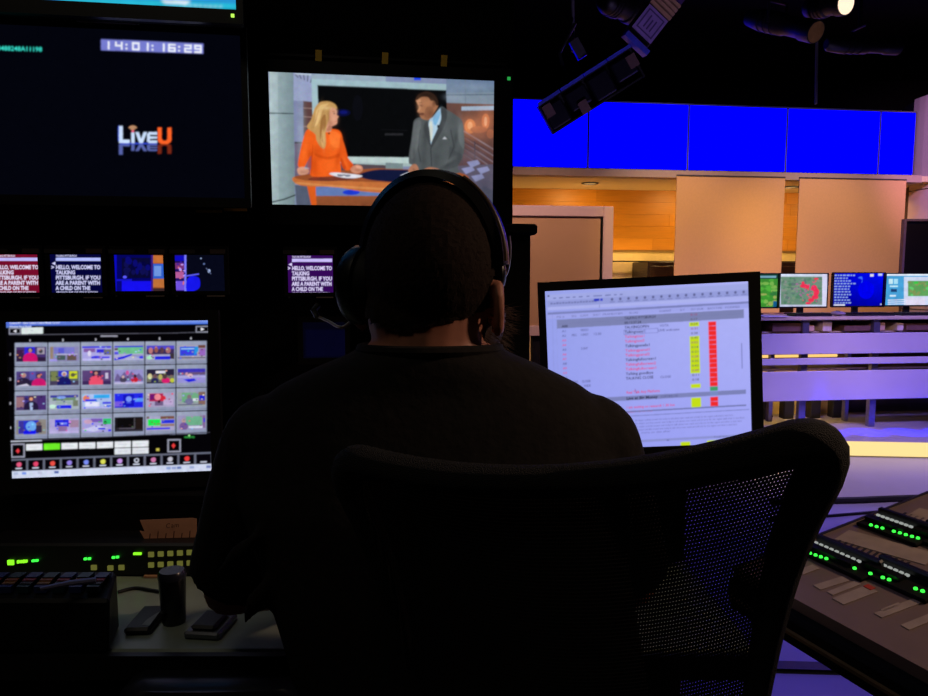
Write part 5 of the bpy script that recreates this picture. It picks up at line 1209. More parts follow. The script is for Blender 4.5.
# ---- switcher panel at the left
c0 = atz(-30, 600, 0.83); c1 = atz(108, 598, 0.83); bk = atz(60, 572, 0.84)
t = thing('switcher_panel', 'black switcher control panel with dim coloured buttons at the left desk end', 'control panel', (0, 0, DZ))
MB().add([(c0.x, c0.y, 0), (c1.x, c0.y, 0), (c1.x - 0.02, bk.y, 0), (c0.x, bk.y, 0), (c0.x, c0.y + 0.01, 0.075), (c1.x, c0.y + 0.01, 0.075), (c1.x - 0.02, bk.y, 0.092), (c0.x, bk.y, 0.092)],
  [(3, 2, 1, 0), (4, 5, 6, 7), (0, 1, 5, 4), (1, 2, 6, 5), (2, 3, 7, 6), (3, 0, 4, 7)]).build('case', BLK, t, bevel=0.004)
KC = [mat('button_teal', (20, 60, 70), 0.5), mat('button_orange', (150, 80, 40), 0.5), mat('button_amber', (150, 100, 40), 0.5), mat('button_navy', (40, 55, 120), 0.5), mat('button_red', (150, 50, 60), 0.5), mat('button_grey', (60, 60, 66), 0.5)]
kk = 0; L = bk.y - c0.y
for r_ in range(4):
    for c_ in range(10):
        x = c1.x - 0.03 - c_ * 0.026; y = c0.y + 0.03 + r_ * (L - 0.05) / 3.4; z_ = 0.075 + (y - c0.y) / L * 0.017
        MB().box((x, y, z_ + 0.004), (0.018, 0.018, 0.01)).build('button', KC[(c_ * 3 + r_ * 5) % 6], t)
o = MB().add([], []); 
pa, pb, pd = atz(40, 589, 0.853), atz(70, 583, 0.853), atz(96, 580, 0.853)
o = thing('pen', 'silver pen lying across the switcher panel buttons', 'pen', pa)
MB().tube([(0, 0, 0), tuple(pb - pa), tuple(pd - pa)], [0.003, 0.0045, 0.0045], 8).build('barrel', mat('pen_silver', (190, 180, 220), 0.3, 0.5), o)
MB().tube([tuple((pa - pb) * 0.1), (0, 0, 0)], [0.001, 0.003], 8).build('tip', BLK, o)

# ---- small things on the desk
P = atz(174, 622, DZ)
t = thing('travel_tumbler', 'black travel tumbler with a lid standing on the desk', 'tumbler', P)
hh = (at(174, 570, P.y).z - DZ)
rr = 13.5 * P.y / 720
MB().lathe([(rr * 0.82, 0), (rr * 0.88, 0.004), (rr, hh * 0.8), (rr, hh * 0.86)], n=28).build('body', mat('tumbler_black', (16, 16, 18), 0.3), t, smooth=True)
MB().lathe([(rr * 1.04, hh * 0.86), (rr * 1.04, hh * 0.95), (rr * 0.9, hh), (rr * 0.3, hh)], n=28).build('lid', mat('tumbler_lid', (40, 42, 54), 0.25), t, smooth=True)
P = atz(143, 628, DZ)
t = thing('desk_gadget', 'small black device with a pale curved mark lying on the desk', 'device', P, (0, 0, R(3)))
w_ = 27 * P.y / 720
MB().bb(-w_ / 2, w_ / 2, -0.025, 0.055, 0, 0.012).build('case', BLK, t, bevel=0.004)
MB().add([(w_ * 0.1, -0.015, 0.0125), (w_ * 0.42, -0.018, 0.0125), (w_ * 0.4, 0.03, 0.0125), (w_ * 0.28, 0.02, 0.0125), (w_ * 0.14, 0.004, 0.0125)], [(0, 1, 2, 3, 4)]).build('mark', mat('pale_mark', (120, 126, 118), 0.5), t)
P = atz(207, 634, DZ)
t = thing('phone_cradle', 'dark phone in a silver rimmed cradle on the desk by the man\'s elbow', 'phone', P, (0, 0, R(-6)))
MB().bb(-0.028, 0.028, -0.02, 0.05, 0, 0.012).build('cradle', mat('silver_rim', (120, 122, 130), 0.3, 0.6), t, bevel=0.003)
MB().bb(-0.02, 0.02, -0.015, 0.04, 0.012, 0.02).build('phone', BLK, t, bevel=0.004)
o = MB().tube(catmull([tuple(atz(x, y, DZ + 0.003)) for x, y in ((118, 592), (135, 588), (150, 590), (162, 592))], 6, False), 0.003, 8).build('desk_cable', DKC)
tag(o, 'black cable lying on the desk in front of the intercom panel', 'cable')
P = atz(153, 577, DZ + 0.001)
o = MB().bb(-0.016, 0.016, -0.004, 0.004, 0, 0.003).build('orange_label', mat('orange_card', (205, 130, 90), 0.8)); o.location = P; tag(o, 'thin orange label strip on the desk below the intercom keys', 'label')
# keyboard in front of him
t = thing('keyboard', 'black keyboard on the desk in front of the man', 'keyboard', (0.02, 1.38, DZ))
MB().bb(-0.21, 0.21, -0.07, 0.07, 0, 0.016).build('case', KB, t, bevel=0.004)
m = MB()
for r_ in range(5):
    for c_ in range(15): m.box((-0.19 + c_ * 0.0271, -0.05 + r_ * 0.025, 0.019), (0.02, 0.019, 0.008))
m.build('keys', BLK, t)

t = thing('equipment_case', 'black half-height equipment case on the desk under the rundown monitor', 'case', (0.335, 1.44, DZ))
MB().bb(-0.085, 0.085, -0.12, 0.12, 0.005, 0.19).build('shell', BLKM, t, bevel=0.006)
for x in (-0.06, 0.06):
    for y in (-0.09, 0.09): MB().lathe([(0.01, 0), (0.012, 0.006)], (x, y, 0), 10).build('foot', BLK, t)
for k in range(6): MB().bb(-0.06, 0.06, -0.1225, -0.12, 0.03 + k * 0.012, 0.036 + k * 0.012).build('vent_slat', BLK, t)
# ============================================================ the man at the desk
MY = 0.93
kx = MY / FPX
def ring(c, rx, ry, n=28, e=2.0, rot=0.0, tilt=None):
    out = []
    for k in range(n):
        a = 2 * PI * k / n; ca, sa = math.cos(a), math.sin(a)
        x = rx * math.copysign(abs(ca) ** (2 / e), ca); y = ry * math.copysign(abs(sa) ** (2 / e), sa)
        v = Vector((x, y, 0))
        if tilt: v = tilt @ v
        out.append(Vector(c) + v)
    return out
def fuse(mb, name, material, parent, voxel, smooth_it=4, decimate=None):
    o = mb.build('tmp', material)
    md = o.modifiers.new('r', 'REMESH'); md.mode = 'VOXEL'; md.voxel_size = voxel
    sm = o.modifiers.new('s', 'SMOOTH'); sm.iterations = smooth_it; sm.factor = 0.5
    dg = bpy.context.evaluated_depsgraph_get(); dg.update()
    me = bpy.data.meshes.new_from_object(o.evaluated_get(dg)); me.name = name
    old = o.data; bpy.data.objects.remove(o); bpy.data.meshes.remove(old)
    me.polygons.foreach_set('use_smooth', [True] * len(me.polygons))
    me.materials.clear(); me.materials.append(material)
    q = bpy.data.objects.new(name, me); COL.objects.link(q); q.parent = parent
    return q
SKIN = mat('skin', (186, 122, 98), 0.55, var=0.08, scale=60)
SHIRT = mat('dark_grey_tshirt', (33, 30, 29), 0.9, var=0.15, scale=80, bump=0.4, spec=0.2)
HAIR = mat('short_dark_hair', (36, 24, 18), 0.85, var=0.35, scale=800, bump=0.2, spec=0.2)
JEAN = mat('dark_jeans', (28, 32, 46), 0.85, var=0.2, scale=120)
man = thing('person', 'man in a dark t-shirt seen from behind wearing a black headset, seated at the desk', 'person', (0.04, 0.88, 0))
MO = Vector((0.04, 0.88, 0))
def L(v): return Vector(v) - MO
HC = at(431, 258, MY); HC = Vector((HC.x + 0.004, MY + 0.03, 1.297))      # head centre
HRX, HRY, HRZ = 0.088, 0.102, 0.112
yawh = R(-22)
HM = Matrix.Rotation(yawh, 3, 'Z')
def H(x, y, z): return HC + HM @ Vector((x, y, z)) - MO   # head frame: y forward
sx = at(430, 420, MY).x
# torso profile (z, centre x, centre y, half width, half depth)
TP = [(0.47, 0.06, 0.84, 0.17, 0.13), (0.56, 0.06, 0.84, 0.20, 0.14), (0.68, 0.04, 0.85, 0.205, 0.14), (0.80, 0.01, 0.87, 0.21, 0.14), (0.92, -0.02, 0.89, 0.222, 0.135), (1.02, sx, 0.91, 0.235, 0.125),
      (1.065, sx, 0.925, 0.24, 0.118), (1.10, sx, 0.93, 0.238, 0.108), (1.13, sx, 0.933, 0.222, 0.098), (1.157, sx, 0.935, 0.188, 0.088), (1.181, sx, 0.938, 0.138, 0.086), (1.197, sx, 0.94, 0.098, 0.084), (1.215, sx, 0.943, 0.074, 0.064)]
def torso(mb, g=0.0, z0=0.0, z1=9.0, open_neck=False):
    mb.loft([ring(L((x, y, z)), rx + g, ry + g, 32, 2.3) for z, x, y, rx, ry in TP if z0 <= z <= z1])
SHL = [Vector((sx - 0.205, 0.935, 1.07)), Vector((sx - 0.285, 1.0, 0.86)), Vector((-0.17, 1.2, 0.80))]
SHR = [Vector((sx + 0.207, 0.935, 1.07)), Vector((sx + 0.28, 1.02, 0.86)), Vector((0.15, 1.21, 0.80))]
def arm(mb, S, g=0.0, upto=1.0):
    a, b, c = S
    pts = [(a + Vector((0, 0, 0.0)), 0.062), (a.lerp(b, 0.35), 0.064), (a.lerp(b, 0.7), 0.057), (b, 0.05), (b.lerp(c, 0.3), 0.048), (b.lerp(c, 0.7), 0.037), (c, 0.029)]
    if upto < 1: pts = [(a, 0.064), (a.lerp(b, 0.35), 0.065), (a.lerp(b, 0.7), 0.062), (a.lerp(b, 0.92), 0.061)]
    mb.tube([L(p) for p, r in pts], [r + g for p, r in pts], 16)
    mb.ell(L(a), 0.064 + g, 0.066 + g, 0.066 + g, 14, 10)
def hand(mb, wrist, side):
    w = Vector(wrist); fwd = Vector((-side * 0.12, 1, -0.10)).normalized(); rt = Vector((1, side * 0.12, 0)).normalized()
    pc = w + fwd * 0.05
    mb.loft([ring(L(w + fwd * t_), 1, 1, 12) if False else [L(w + fwd * t_ + rt * (math.cos(k * PI / 6) * rx_) + Vector((0, 0, math.sin(k * PI / 6) * rz_))) for k in range(12)] for t_, rx_, rz_ in ((-0.01, 0.026, 0.02), (0.02, 0.034, 0.018), (0.06, 0.042, 0.016), (0.092, 0.04, 0.012))])
    for i, (off, ln) in enumerate(((-0.031, 0.066), (-0.0105, 0.078), (0.0105, 0.073), (0.031, 0.058))):
        off *= -side
        b = w + fwd * 0.085 + rt * off
        mb.tube([L(b - fwd * 0.02), L(b), L(b + fwd * ln * 0.45 + Vector((0, 0, 0.008))), L(b + fwd * ln * 0.78 + Vector((0, 0, -0.006))), L(b + fwd * ln * 0.92 + Vector((0, 0, -0.024)))], [0.0092, 0.009, 0.0086, 0.008, 0.0072], 10)
    b = w + fwd * 0.025 - rt * side * -0.03 * -1
    t0 = w + fwd * 0.025 - rt * (side * 0.026)
    mb.tube([L(t0), L(t0 + fwd * 0.03 - rt * side * 0.022), L(t0 + fwd * 0.06 - rt * side * 0.03 + Vector((0, 0, -0.008))), L(t0 + fwd * 0.078 - rt * side * 0.028 + Vector((0, 0, -0.016)))], [0.013, 0.011, 0.0098, 0.008], 10)
def leg(mb, s, g=0.0, foot=True):
    hip = Vector((0.06 + s * 0.095, 0.86, 0.54)); knee = Vector((0.1 + s * 0.13, 1.3, 0.555)); ank = Vector((0.1 + s * 0.12, 1.28, 0.1))
    mb.tube([L(p) for p in (hip, hip.lerp(knee, 0.4), hip.lerp(knee, 0.8), knee, knee.lerp(ank, 0.15) + Vector((0, 0.02, 0)))], [0.095 + g, 0.086 + g, 0.066 + g, 0.06 + g, 0.056 + g], 16)
    mb.tube([L(p) for p in (knee, knee.lerp(ank, 0.3) + Vector((0, -0.015, 0)), knee.lerp(ank, 0.7), ank)], [0.058 + g, 0.056 + g, 0.042 + g, 0.038 + g * 2], 16)
    if foot: mb.tube([L(ank + Vector((0, -0.05, -0.055))), L(ank + Vector((0, 0.03, -0.05))), L(ank + Vector((0, 0.12, -0.06))), L(ank + Vector((0, 0.19, -0.07)))], [0.034, 0.04, 0.036, 0.024], 12)
b = MB()
torso(b); arm(b, SHL); arm(b, SHR); hand(b, SHL[2], -1); hand(b, SHR[2], 1); leg(b, -1); leg(b, 1)
# neck, skull, jaw, face
b.tube([L((sx, 0.94, 1.17)), L((sx, 0.945, 1.22)), L((HC.x, HC.y - 0.012, 1.27))], [0.08, 0.077, 0.073], 20)
b.ell(H(0, -0.004, 0.012), HRX, HRY, HRZ * 0.98, 24, 16)
b.ell(H(0, 0.03, -0.06), 0.066, 0.07, 0.07, 20, 12)
b.ell(H(0, -0.028, -0.05), 0.077, 0.064, 0.074, 20, 12)
b.ell(H(0, 0.072, -0.105), 0.03, 0.03, 0.024, 14, 8)          # chin
b.ell(H(0, 0.108, -0.022), 0.013, 0.018, 0.024, 12, 8)       # nose
b.ell(H(0, 0.103, -0.008), 0.009, 0.012, 0.03, 12, 8)
for s in (-1, 1):
    b.ell(H(s * 0.033, 0.086, 0.02), 0.026, 0.015, 0.008, 12, 6)   # brow
    b.ell(H(s * 0.045, 0.074, -0.03), 0.022, 0.02, 0.02, 12, 8)    # cheek
b.ell(H(0, 0.096, -0.064), 0.024, 0.01, 0.006, 12, 6); b.ell(H(0, 0.094, -0.076), 0.022, 0.01, 0.006, 12, 6)  # lips
for s in (-1, 1):   # ears
    T = Matrix.Rotation(s * R(28), 3, 'Z') @ Matrix.Rotation(R(-8), 3, 'X')
    ec = Vector((s * 0.09, -0.012, -0.038))
    pts = [ec + T @ Vector((0, -0.019 * math.sin(a) - 0.004, 0.032 * math.cos(a))) for a in [R(x) for x in (-40, 0, 35, 70, 105, 140, 175)]]
    b.tube([H(*p) for p in pts], [0.006, 0.0078, 0.0085, 0.008, 0.0075, 0.0085, 0.0085], 10)
    b.ell(H(*(ec + Vector((-s * 0.008, 0.006, 0)))), 0.009, 0.019, 0.027, 12, 8)
body = fuse(b, 'body', SKIN, man, 0.0048, 3)
for s in (-1, 1):
    e = MB().ell(H(s * 0.033, 0.088, 0.0), 0.0115, 0.0115, 0.0115, 12, 8).build('eye', mat('eye_white', (225, 220, 215), 0.2), man, smooth=True)
    MB().ell(H(s * 0.033, 0.0965, 0.0), 0.0052, 0.004, 0.0052, 10, 6).build('iris', mat('iris_brown', (50, 30, 20), 0.2), e)
# shirt: torso and short sleeves
b = MB()
b.loft([ring(L((x, y, z)), rx + 0.009, ry + 0.009, 32, 2.3) for z, x, y, rx, ry in TP if 0.5 <= z <= 1.2] + [ring(L((sx, 0.941, 1.207)), 0.092, 0.088, 32, 2.0)])
arm(b, SHL, 0.009, 0.9); arm(b, SHR, 0.009, 0.9)
# soft folds across the shoulder blades
rf = random.Random(5)
for k in range(14):
    s = 1 if k % 2 else -1
    p0 = Vector((sx + s * rf.uniform(0.05, 0.2), 0.93 - 0.118, rf.uniform(0.9, 1.06))); p1 = p0 + Vector((s * rf.uniform(0.02, 0.06), 0.012, -rf.uniform(0.05, 0.12)))
    b.tube([L(p0), L(p0.lerp(p1, 0.5) + Vector((0, -0.004, 0))), L(p1)], [0.004, 0.012, 0.004], 8)
for k in range(5):   # folds over the right shoulder
    a0 = Vector((sx + 0.12 + k * 0.024, 0.87, 1.142 - k * 0.014)); b.tube([L(a0), L(a0 + Vector((0.02, -0.03, -0.05))), L(a0 + Vector((0.03, -0.03, -0.12)))], [0.006, 0.012, 0.005], 8)
shirt = fuse(b, 'tshirt', SHIRT, man, 0.006, 4)
pts = [L((sx + 0.09 * math.cos(a), 0.941 + 0.0875 * math.sin(a), 1.204 - 0.004 * math.sin(a))) for a in [2 * PI * k / 28 for k in range(29)]]
MB().tube(pts, 0.0075, 8, caps=False).build('collar', SHIRT, man, smooth=True)
b = MB()
b.loft([ring(L((x, y, z)), rx + 0.006, ry + 0.006, 32, 2.3) for z, x, y, rx, ry in TP if z <= 0.57])
leg(b, -1, 0.009, False); leg(b, 1, 0.009, False)
fuse(b, 'trousers', JEAN, man, 0.008, 4)
for s in (-1, 1):
    b = MB(); ank = Vector((0.1 + s * 0.12, 1.28, 0.1))
    b.tube([L(ank + Vector((0, -0.06, -0.048))), L(ank + Vector((0, 0.02, -0.045))), L(ank + Vector((0, 0.12, -0.055))), L(ank + Vector((0, 0.215, -0.065)))], [0.042, 0.05, 0.045, 0.032], 14)
    b.tube([L(ank + Vector((0, 0, -0.06))), L(ank + Vector((0, 0, 0.03)))], [0.046, 0.046], 14)
    fuse(b, 'shoe', BLK, man, 0.008, 3)
# hair: close cropped layer grown from the skull surface
m = MB(); HMi = HM.inverted(); bme = body.data; keep = {}
def hair_ok(p):
    q_ = HMi @ (p + MO - HC); f = math.atan2(abs(q_.x), q_.y)        # 0 forward, pi back
    if abs(q_.x) > 0.09 and -0.085 < q_.z < 0.006 and q_.y < 0.03: return False
    zl = 0.06 if f < 0.9 else (0.06 - (f - 0.9) * 0.16 if f < 1.5 else (-0.03 - (f - 1.5) * 0.022))
    return q_.z > zl and q_.z < 0.2
for pl in bme.polygons:
    if pl.center.z + MO.z < 1.2 or not hair_ok(pl.center): continue
    ids = []
    for vi in pl.vertices:
        if vi not in keep:
            v = bme.vertices[vi]; keep[vi] = len(m.v); m.v.append(tuple(v.co + v.normal * (0.0035 + rf.uniform(-0.0004, 0.0004))))
        ids.append(keep[vi])
    m.f.append(ids); m.fm.append(0)
hv = list(m.v)
for k in range(2600):   # stubble
    v = Vector(rf.choice(hv)); d = (v - H(0, 0, 0)).normalized(); d = (d + Vector((rf.uniform(-.5, .5), rf.uniform(-.5, .5), rf.uniform(-.7, .1)))).normalized()
    sd = d.orthogonal().normalized() * 0.0004; m.add([v - sd, v + sd, v + d * rf.uniform(0.002, 0.004)], [(0, 1, 2)])
hair = m.build('hair', HAIR, man)
# beard: jaw shell plus short strands
m = MB()
vs = []; n = 24; rows_ = 8
for j in range(rows_ + 1):
    z = -0.045 - 0.09 * j / rows_
    for k in range(n + 1):
        a = R(-112 + 224 * k / n); r1 = 1.0 - 0.45 * (j / rows_) ** 2.2
        vs.append(H(math.sin(a) * 0.088 * r1, math.cos(a) * (0.090 + 0.03 * (1 - (2 * k / n - 1) ** 2)) * (1 - 0.2 * (j / rows_) ** 2) + 0.012, z))
fs = [(j * (n + 1) + k, j * (n + 1) + k + 1, (j + 1) * (n + 1) + k + 1, (j + 1) * (n + 1) + k) for j in range(rows_) for k in range(n)]
m.add(vs, fs)
for k in range(1500):
    v = Vector(rf.choice(vs)); c_ = H(0, 0.01, -0.07); d = (v - c_).normalized(); d = (d + Vector((rf.uniform(-.6, .6), rf.uniform(-.6, .6), rf.uniform(-.9, .2)))).normalized()
    v = v + Vector((rf.uniform(-.006, .006), rf.uniform(-.006, .006), rf.uniform(-.006, .006)))
    ln = rf.uniform(0.01, 0.03); sd = d.orthogonal().normalized() * 0.0005
    m.add([v - sd, v + sd, v + d * ln], [(0, 1, 2)])
m.build('beard', mat('brown_beard', (60, 40, 30), 0.8), man)

# ============================================================ headset
hs = thing('headset', 'black single-ear headset on the man\'s head with boom microphone', 'headset', MO)
HSB = mat('headset_black', (13, 13, 14), 0.35)
ROLL = R(4)
def HB(a, rr=0.0, y=0.0):   # band frame: a from left(180) over top(90) to right(0)
    return H((HRX + 0.011 + rr) * math.cos(a), y - 0.012, 0.016 + (HRZ + 0.004 + rr) * math.sin(a))
secs = []
for k in range(41):
    a = R(192 - k * (192 + 0) / 40)
    wdt = 0.016 + 0.012 * math.sin(max(0, a)) if a < PI else 0.016
    o_, i_ = HB(a, 0.004, 0), HB(a, -0.006, 0)
    secs.append([HB(a, 0.0045, -wdt * 0.7), HB(a, 0.007, 0), HB(a, 0.0045, wdt * 0.7), HB(a, -0.005, wdt), HB(a, -0.006, 0), HB(a, -0.005, -wdt)])
MB().loft(secs).build('headband', HSB, hs, smooth=True)
tr = [HB(R(62 - k * 5), 0.008, -0.012) for k in range(13)]
MB().tube(tr, 0.0022, 8).build('band_trim', mat('tan_trim', (120, 95, 75), 0.4), hs)
# left ear cup
T = HM @ Matrix.Rotation(R(90), 3, 'Y')
cc_ = H(-0.098, -0.012, -0.012)
MB().lathe([(0.03, -0.02), (0.05, -0.018), (0.056, -0.008), (0.056, 0.006), (0.05, 0.01)], cc_, 28, T).build('ear_cup', HSB, hs, smooth=True)
MB().lathe([(0.05, 0.006), (0.053, 0.012), (0.046, 0.024), (0.03, 0.026)], cc_, 28, T).build('ear_cushion', mat('cushion_leatherette', (16, 16, 16), 0.6), hs, smooth=True)
MB().tube([HB(R(178), 0.006), cc_ + HM @ Vector((-0.026, 0, 0.03)), cc_ + HM @ Vector((-0.032, 0, 0))], 0.006, 8).build('yoke', HSB, hs)
# right temple pad and wire
MB().ell(H(0.094, -0.008, 0.004), 0.008, 0.016, 0.02, 14, 8).build('temple_pad', HSB, hs, smooth=True)
wp = [at(*q_, MY + 0.02) - MO for q_ in ((509.5, 236), (510.5, 250), (509, 266), (505, 277), (499, 281), (494.5, 278))]
MB().tube(catmull([tuple(v) for v in wp], 6, False), 0.0013, 8).build('wire_loop', mat('silver_wire', (200, 205, 225), 0.25, 0.6), hs)
# boom microphone on the left
bp_ = [cc_ + HM @ Vector((-0.022, -0.01, -0.03)), cc_ + HM @ Vector((-0.028, 0.03, -0.035)), at(343, 327, 0.99) - MO, at(328, 321, 1.03) - MO, at(317, 316, 1.05) - MO]
MB().tube(catmull([tuple(v) for v in bp_], 8, False), 0.0022, 8).build('boom', mat('boom_metal', (150, 130, 110), 0.35, 0.5), hs)
e_ = at(315, 314, 1.05) - MO
MB().tube([e_ + Vector((0.004, -0.005, -0.004)), e_ + Vector((-0.002, 0.002, 0.005)), e_ + Vector((0.004, 0.006, 0.013))], [0.004, 0.005, 0.0045], 12).build('microphone', HSB, hs)

# ============================================================ mesh task chair
FRM = weavemat('black_woven_frame', (11, 10, 10), 900)
MESHM = mat('black_mesh_strand', (10, 10, 11), 0.8)
SEATM = weavemat('black_seat_mesh', (14, 14, 16), 500)
def back_pt(u, v):
    """u -1..1 across, v 0..1 bottom to top; chair frame x right, y forward"""
    au, av = (abs(u) - 0.8) / 0.2, (v - 0.915) / 0.085
    if au > 0 and av > 0:      # rounded upper corners
        a2, b2 = au * math.sqrt(1 - av * av / 2), av * math.sqrt(1 - au * au / 2)
        u = math.copysign(0.8 + 0.2 * a2, u); v = 0.915 + 0.085 * b2
    hw = 0.14 + 0.055 * (v ** 0.8) + 0.044 * v ** 9
    x = u * hw
    zt = 1.116 + 0.036 * u * u + 0.032 * u
    z = 0.50 + (zt - 0.50) * v
    y = -0.235 - 0.05 * (1 - u * u) * (0.35 + 0.65 * math.sin(v * PI)) - 0.06 * max(0, v - 0.55) + 0.035 * (1 - v) - 0.05 * max(0, v - 0.7) * abs(u)
    return Vector((x, y, z))
def task_chair(lab, loc, yaw, arms, base_a):
    c = thing('task_chair', lab, 'chair', loc, (0, 0, yaw))
    # frame loop
    NS, NT = 36, 60
    lp = [back_pt(-1, v / NS) for v in range(NS + 1)] + [back_pt(-1 + 2 * k / NT, 1) for k in range(1, NT)] + [back_pt(1, 1 - v / NS) for v in range(NS + 1)] + [back_pt(1 - 2 * k / 14, 0) for k in range(1, 14)]
    rs = []
    for k, p_ in enumerate(lp):
        top = max(0, (p_.z - 0.9) / 0.25); rs.append(0.011 + 0.004 * top + 0.005 * top * abs(p_.x) / 0.25)
    lp.append(lp[0]); rs.append(rs[0])
    MB().tube(lp, rs, 12, caps=False).build('back_frame', FRM, c, smooth=True)
    # woven strands
    m = MB(); NX, NZ, S = 150, 170, 26; wf = 0.76
    for i in range(NX):
        u0 = -1 + 2 * (i + 0.5) / NX; du = wf / NX
        vs = []
        for k in range(S + 1):
            v = k / S; vs += [back_pt(u0 - du, v), back_pt(u0 + du, v)]
        m.add(vs, [(2 * k, 2 * k + 1, 2 * k + 3, 2 * k + 2) for k in range(S)])
    for i in range(NZ):
        v0 = (i + 0.5) / NZ; dv = 0.5 * wf / NZ
        vs = []
        for k in range(S + 1):
            u = -1 + 2 * k / S; off = Vector((0, 0.0006, 0)); vs += [back_pt(u, v0 - dv) + off, back_pt(u, v0 + dv) + off]
        m.add(vs, [(2 * k, 2 * k + 1, 2 * k + 3, 2 * k + 2) for k in range(S)])
    o = m.build('back_mesh', MESHM, c); o['kind'] = 'stuff'
    # lumbar and spine
    MB().tube([back_pt(-0.3, 0.32) + Vector((0, -0.02, 0)), back_pt(0, 0.34) + Vector((0, -0.03, 0)), back_pt(0.3, 0.32) + Vector((0, -0.02, 0))], 0.012, 10).build('lumbar_bar', BLK, c, smooth=True)
    MB().tube([(0, -0.1, 0.40), (0, -0.27, 0.43), (0, -0.315, 0.55), tuple(back_pt(0, 0.36) + Vector((0, -0.035, 0)))], [0.03, 0.026, 0.022, 0.016], 12).build('spine', BLK, c, smooth=True)
    # seat
    pts = catmull([(-0.23, -0.2), (-0.26, 0.05), (-0.24, 0.24), (0, 0.27), (0.24, 0.24), (0.26, 0.05), (0.23, -0.2), (0, -0.23)], 5)
    m = MB(); m.loft([[Vector((x * s_, y * s_, z_)) for x, y in pts] for s_, z_ in ((0.94, 0.405), (1.0, 0.415), (1.0, 0.432), (0.95, 0.44))]); m.build('seat', SEATM, c, smooth=True)
    MB().bb(-0.1, 0.1, -0.14, 0.12, 0.35, 0.404).build('tilt_housing', BLK, c, bevel=0.01)
    MB().tube([(0, 0, 0.1), (0, 0, 0.36)], [0.028, 0.025], 16).build('gas_lift', DKG, c, smooth=True)
    MB().lathe([(0.05, 0.075), (0.055, 0.1), (0.03, 0.12)], n=18).build('hub', BLK, c)
    for k in range(5):
        a = 2 * PI * k / 5 + base_a; d = Vector((math.cos(a), math.sin(a), 0))
        l_ = MB().tube([d * 0.03 + Vector((0, 0, 0.1)), d * 0.18 + Vector((0, 0, 0.092)), d * 0.31 + Vector((0, 0, 0.07))], [0.024, 0.02, 0.015], 10).build('leg', BLK, c, smooth=True)
        s_ = Vector((-d.y, d.x, 0))
        MB().tube([d * 0.31 + s_ * 0.024 + Vector((0, 0, 0.03)), d * 0.31 - s_ * 0.024 + Vector((0, 0, 0.03))], 0.03, 14).build('caster', BLK, l_, smooth=True)
    if arms:
        for s in (-1, 1):
            MB().tube([(s * 0.14, -0.02, 0.38), (s * 0.29, -0.02, 0.4), (s * 0.315, -0.01, 0.5), (s * 0.315, 0, 0.695)], 0.018, 10).build('arm_post', BLK, c, smooth=True)
            pts = catmull([(-0.045, -0.11), (-0.05, 0.02), (-0.038, 0.13), (0, 0.15), (0.038, 0.13), (0.05, 0.02), (0.045, -0.11), (0, -0.125)], 4)
            MB().loft([[Vector((s * 0.315 + x * q_, 0.02 + y * q_, z_)) for x, y in pts] for q_, z_ in ((0.9, 0.695), (1, 0.704), (1, 0.716), (0.86, 0.726))]).build('arm_pad', mat('arm_pad_urethane', (34, 35, 42), 0.3), c, smooth=True)
    return c
YC = R(-21)
fw = Vector((math.sin(-YC), math.cos(YC), 0)); 
cb = Vector((0.089, 0.6525, 0))
task_chair('black mesh-back task chair the man sits in', cb + fw * 0.26, YC, False, 0.925)
P = atz(216, 679, 0.72)
task_chair('black task chair beside the man, only one arm pad in view', Vector((P.x - 0.02, P.y - 0.315, 0)), R(-90), True, 1.937)

# ============================================================ mixing console at the right
CZ = 0.80
c0 = atz(738, 568, CZ)
d1 = Vector((-0.37, 1, 0)).normalized()
d2h = Vector((1, 0.37, 0)).normalized()
AL = R(10.5)
d2 = d2h * math.cos(AL) + Vector((0, 0, 1)) * math.sin(AL)
nn = (-d1).cross(d2).normalized()
Mx = Matrix(((-d1.x, d2.x, nn.x), (-d1.y, d2.y, nn.y), (-d1.z, d2.z, nn.z)))   # local x along front edge to near right, y up slope, z normal
con = thing('mixing_console', 'audio mixing console with rows of green lights at the right edge', 'mixing console', c0, Mx.to_euler())
Mi = Mx.inverted()
def cs(px, py):
    q_ = Mi @ (hit(px, py, c0, nn) - c0); return q_.x, q_.y
CW, CD = 1.15, 0.85
TOPM = mat('console_grey_paint', (128, 108, 104), 0.5, var=0.08, scale=15)
MB().bb(0, CW, 0, CD, -0.02, 0).build('top_plate', TOPM, con)
MB().bb(-0.012, CW, -0.02, CD, -0.075, -0.0205).build('chassis', BLKM, con, bevel=0.006)
MB().bb(-0.006, 0, -0.005, CD, -0.0205, 0.0015).build('end_cheek', mat('cheek_grey', (46, 42, 44), 0.5), con)
MB().bb(0, CW, -0.026, -0.0205, -0.048, -0.042).build('front_trim', mat('trim_brass', (150, 125, 85), 0.4, 0.5), con)
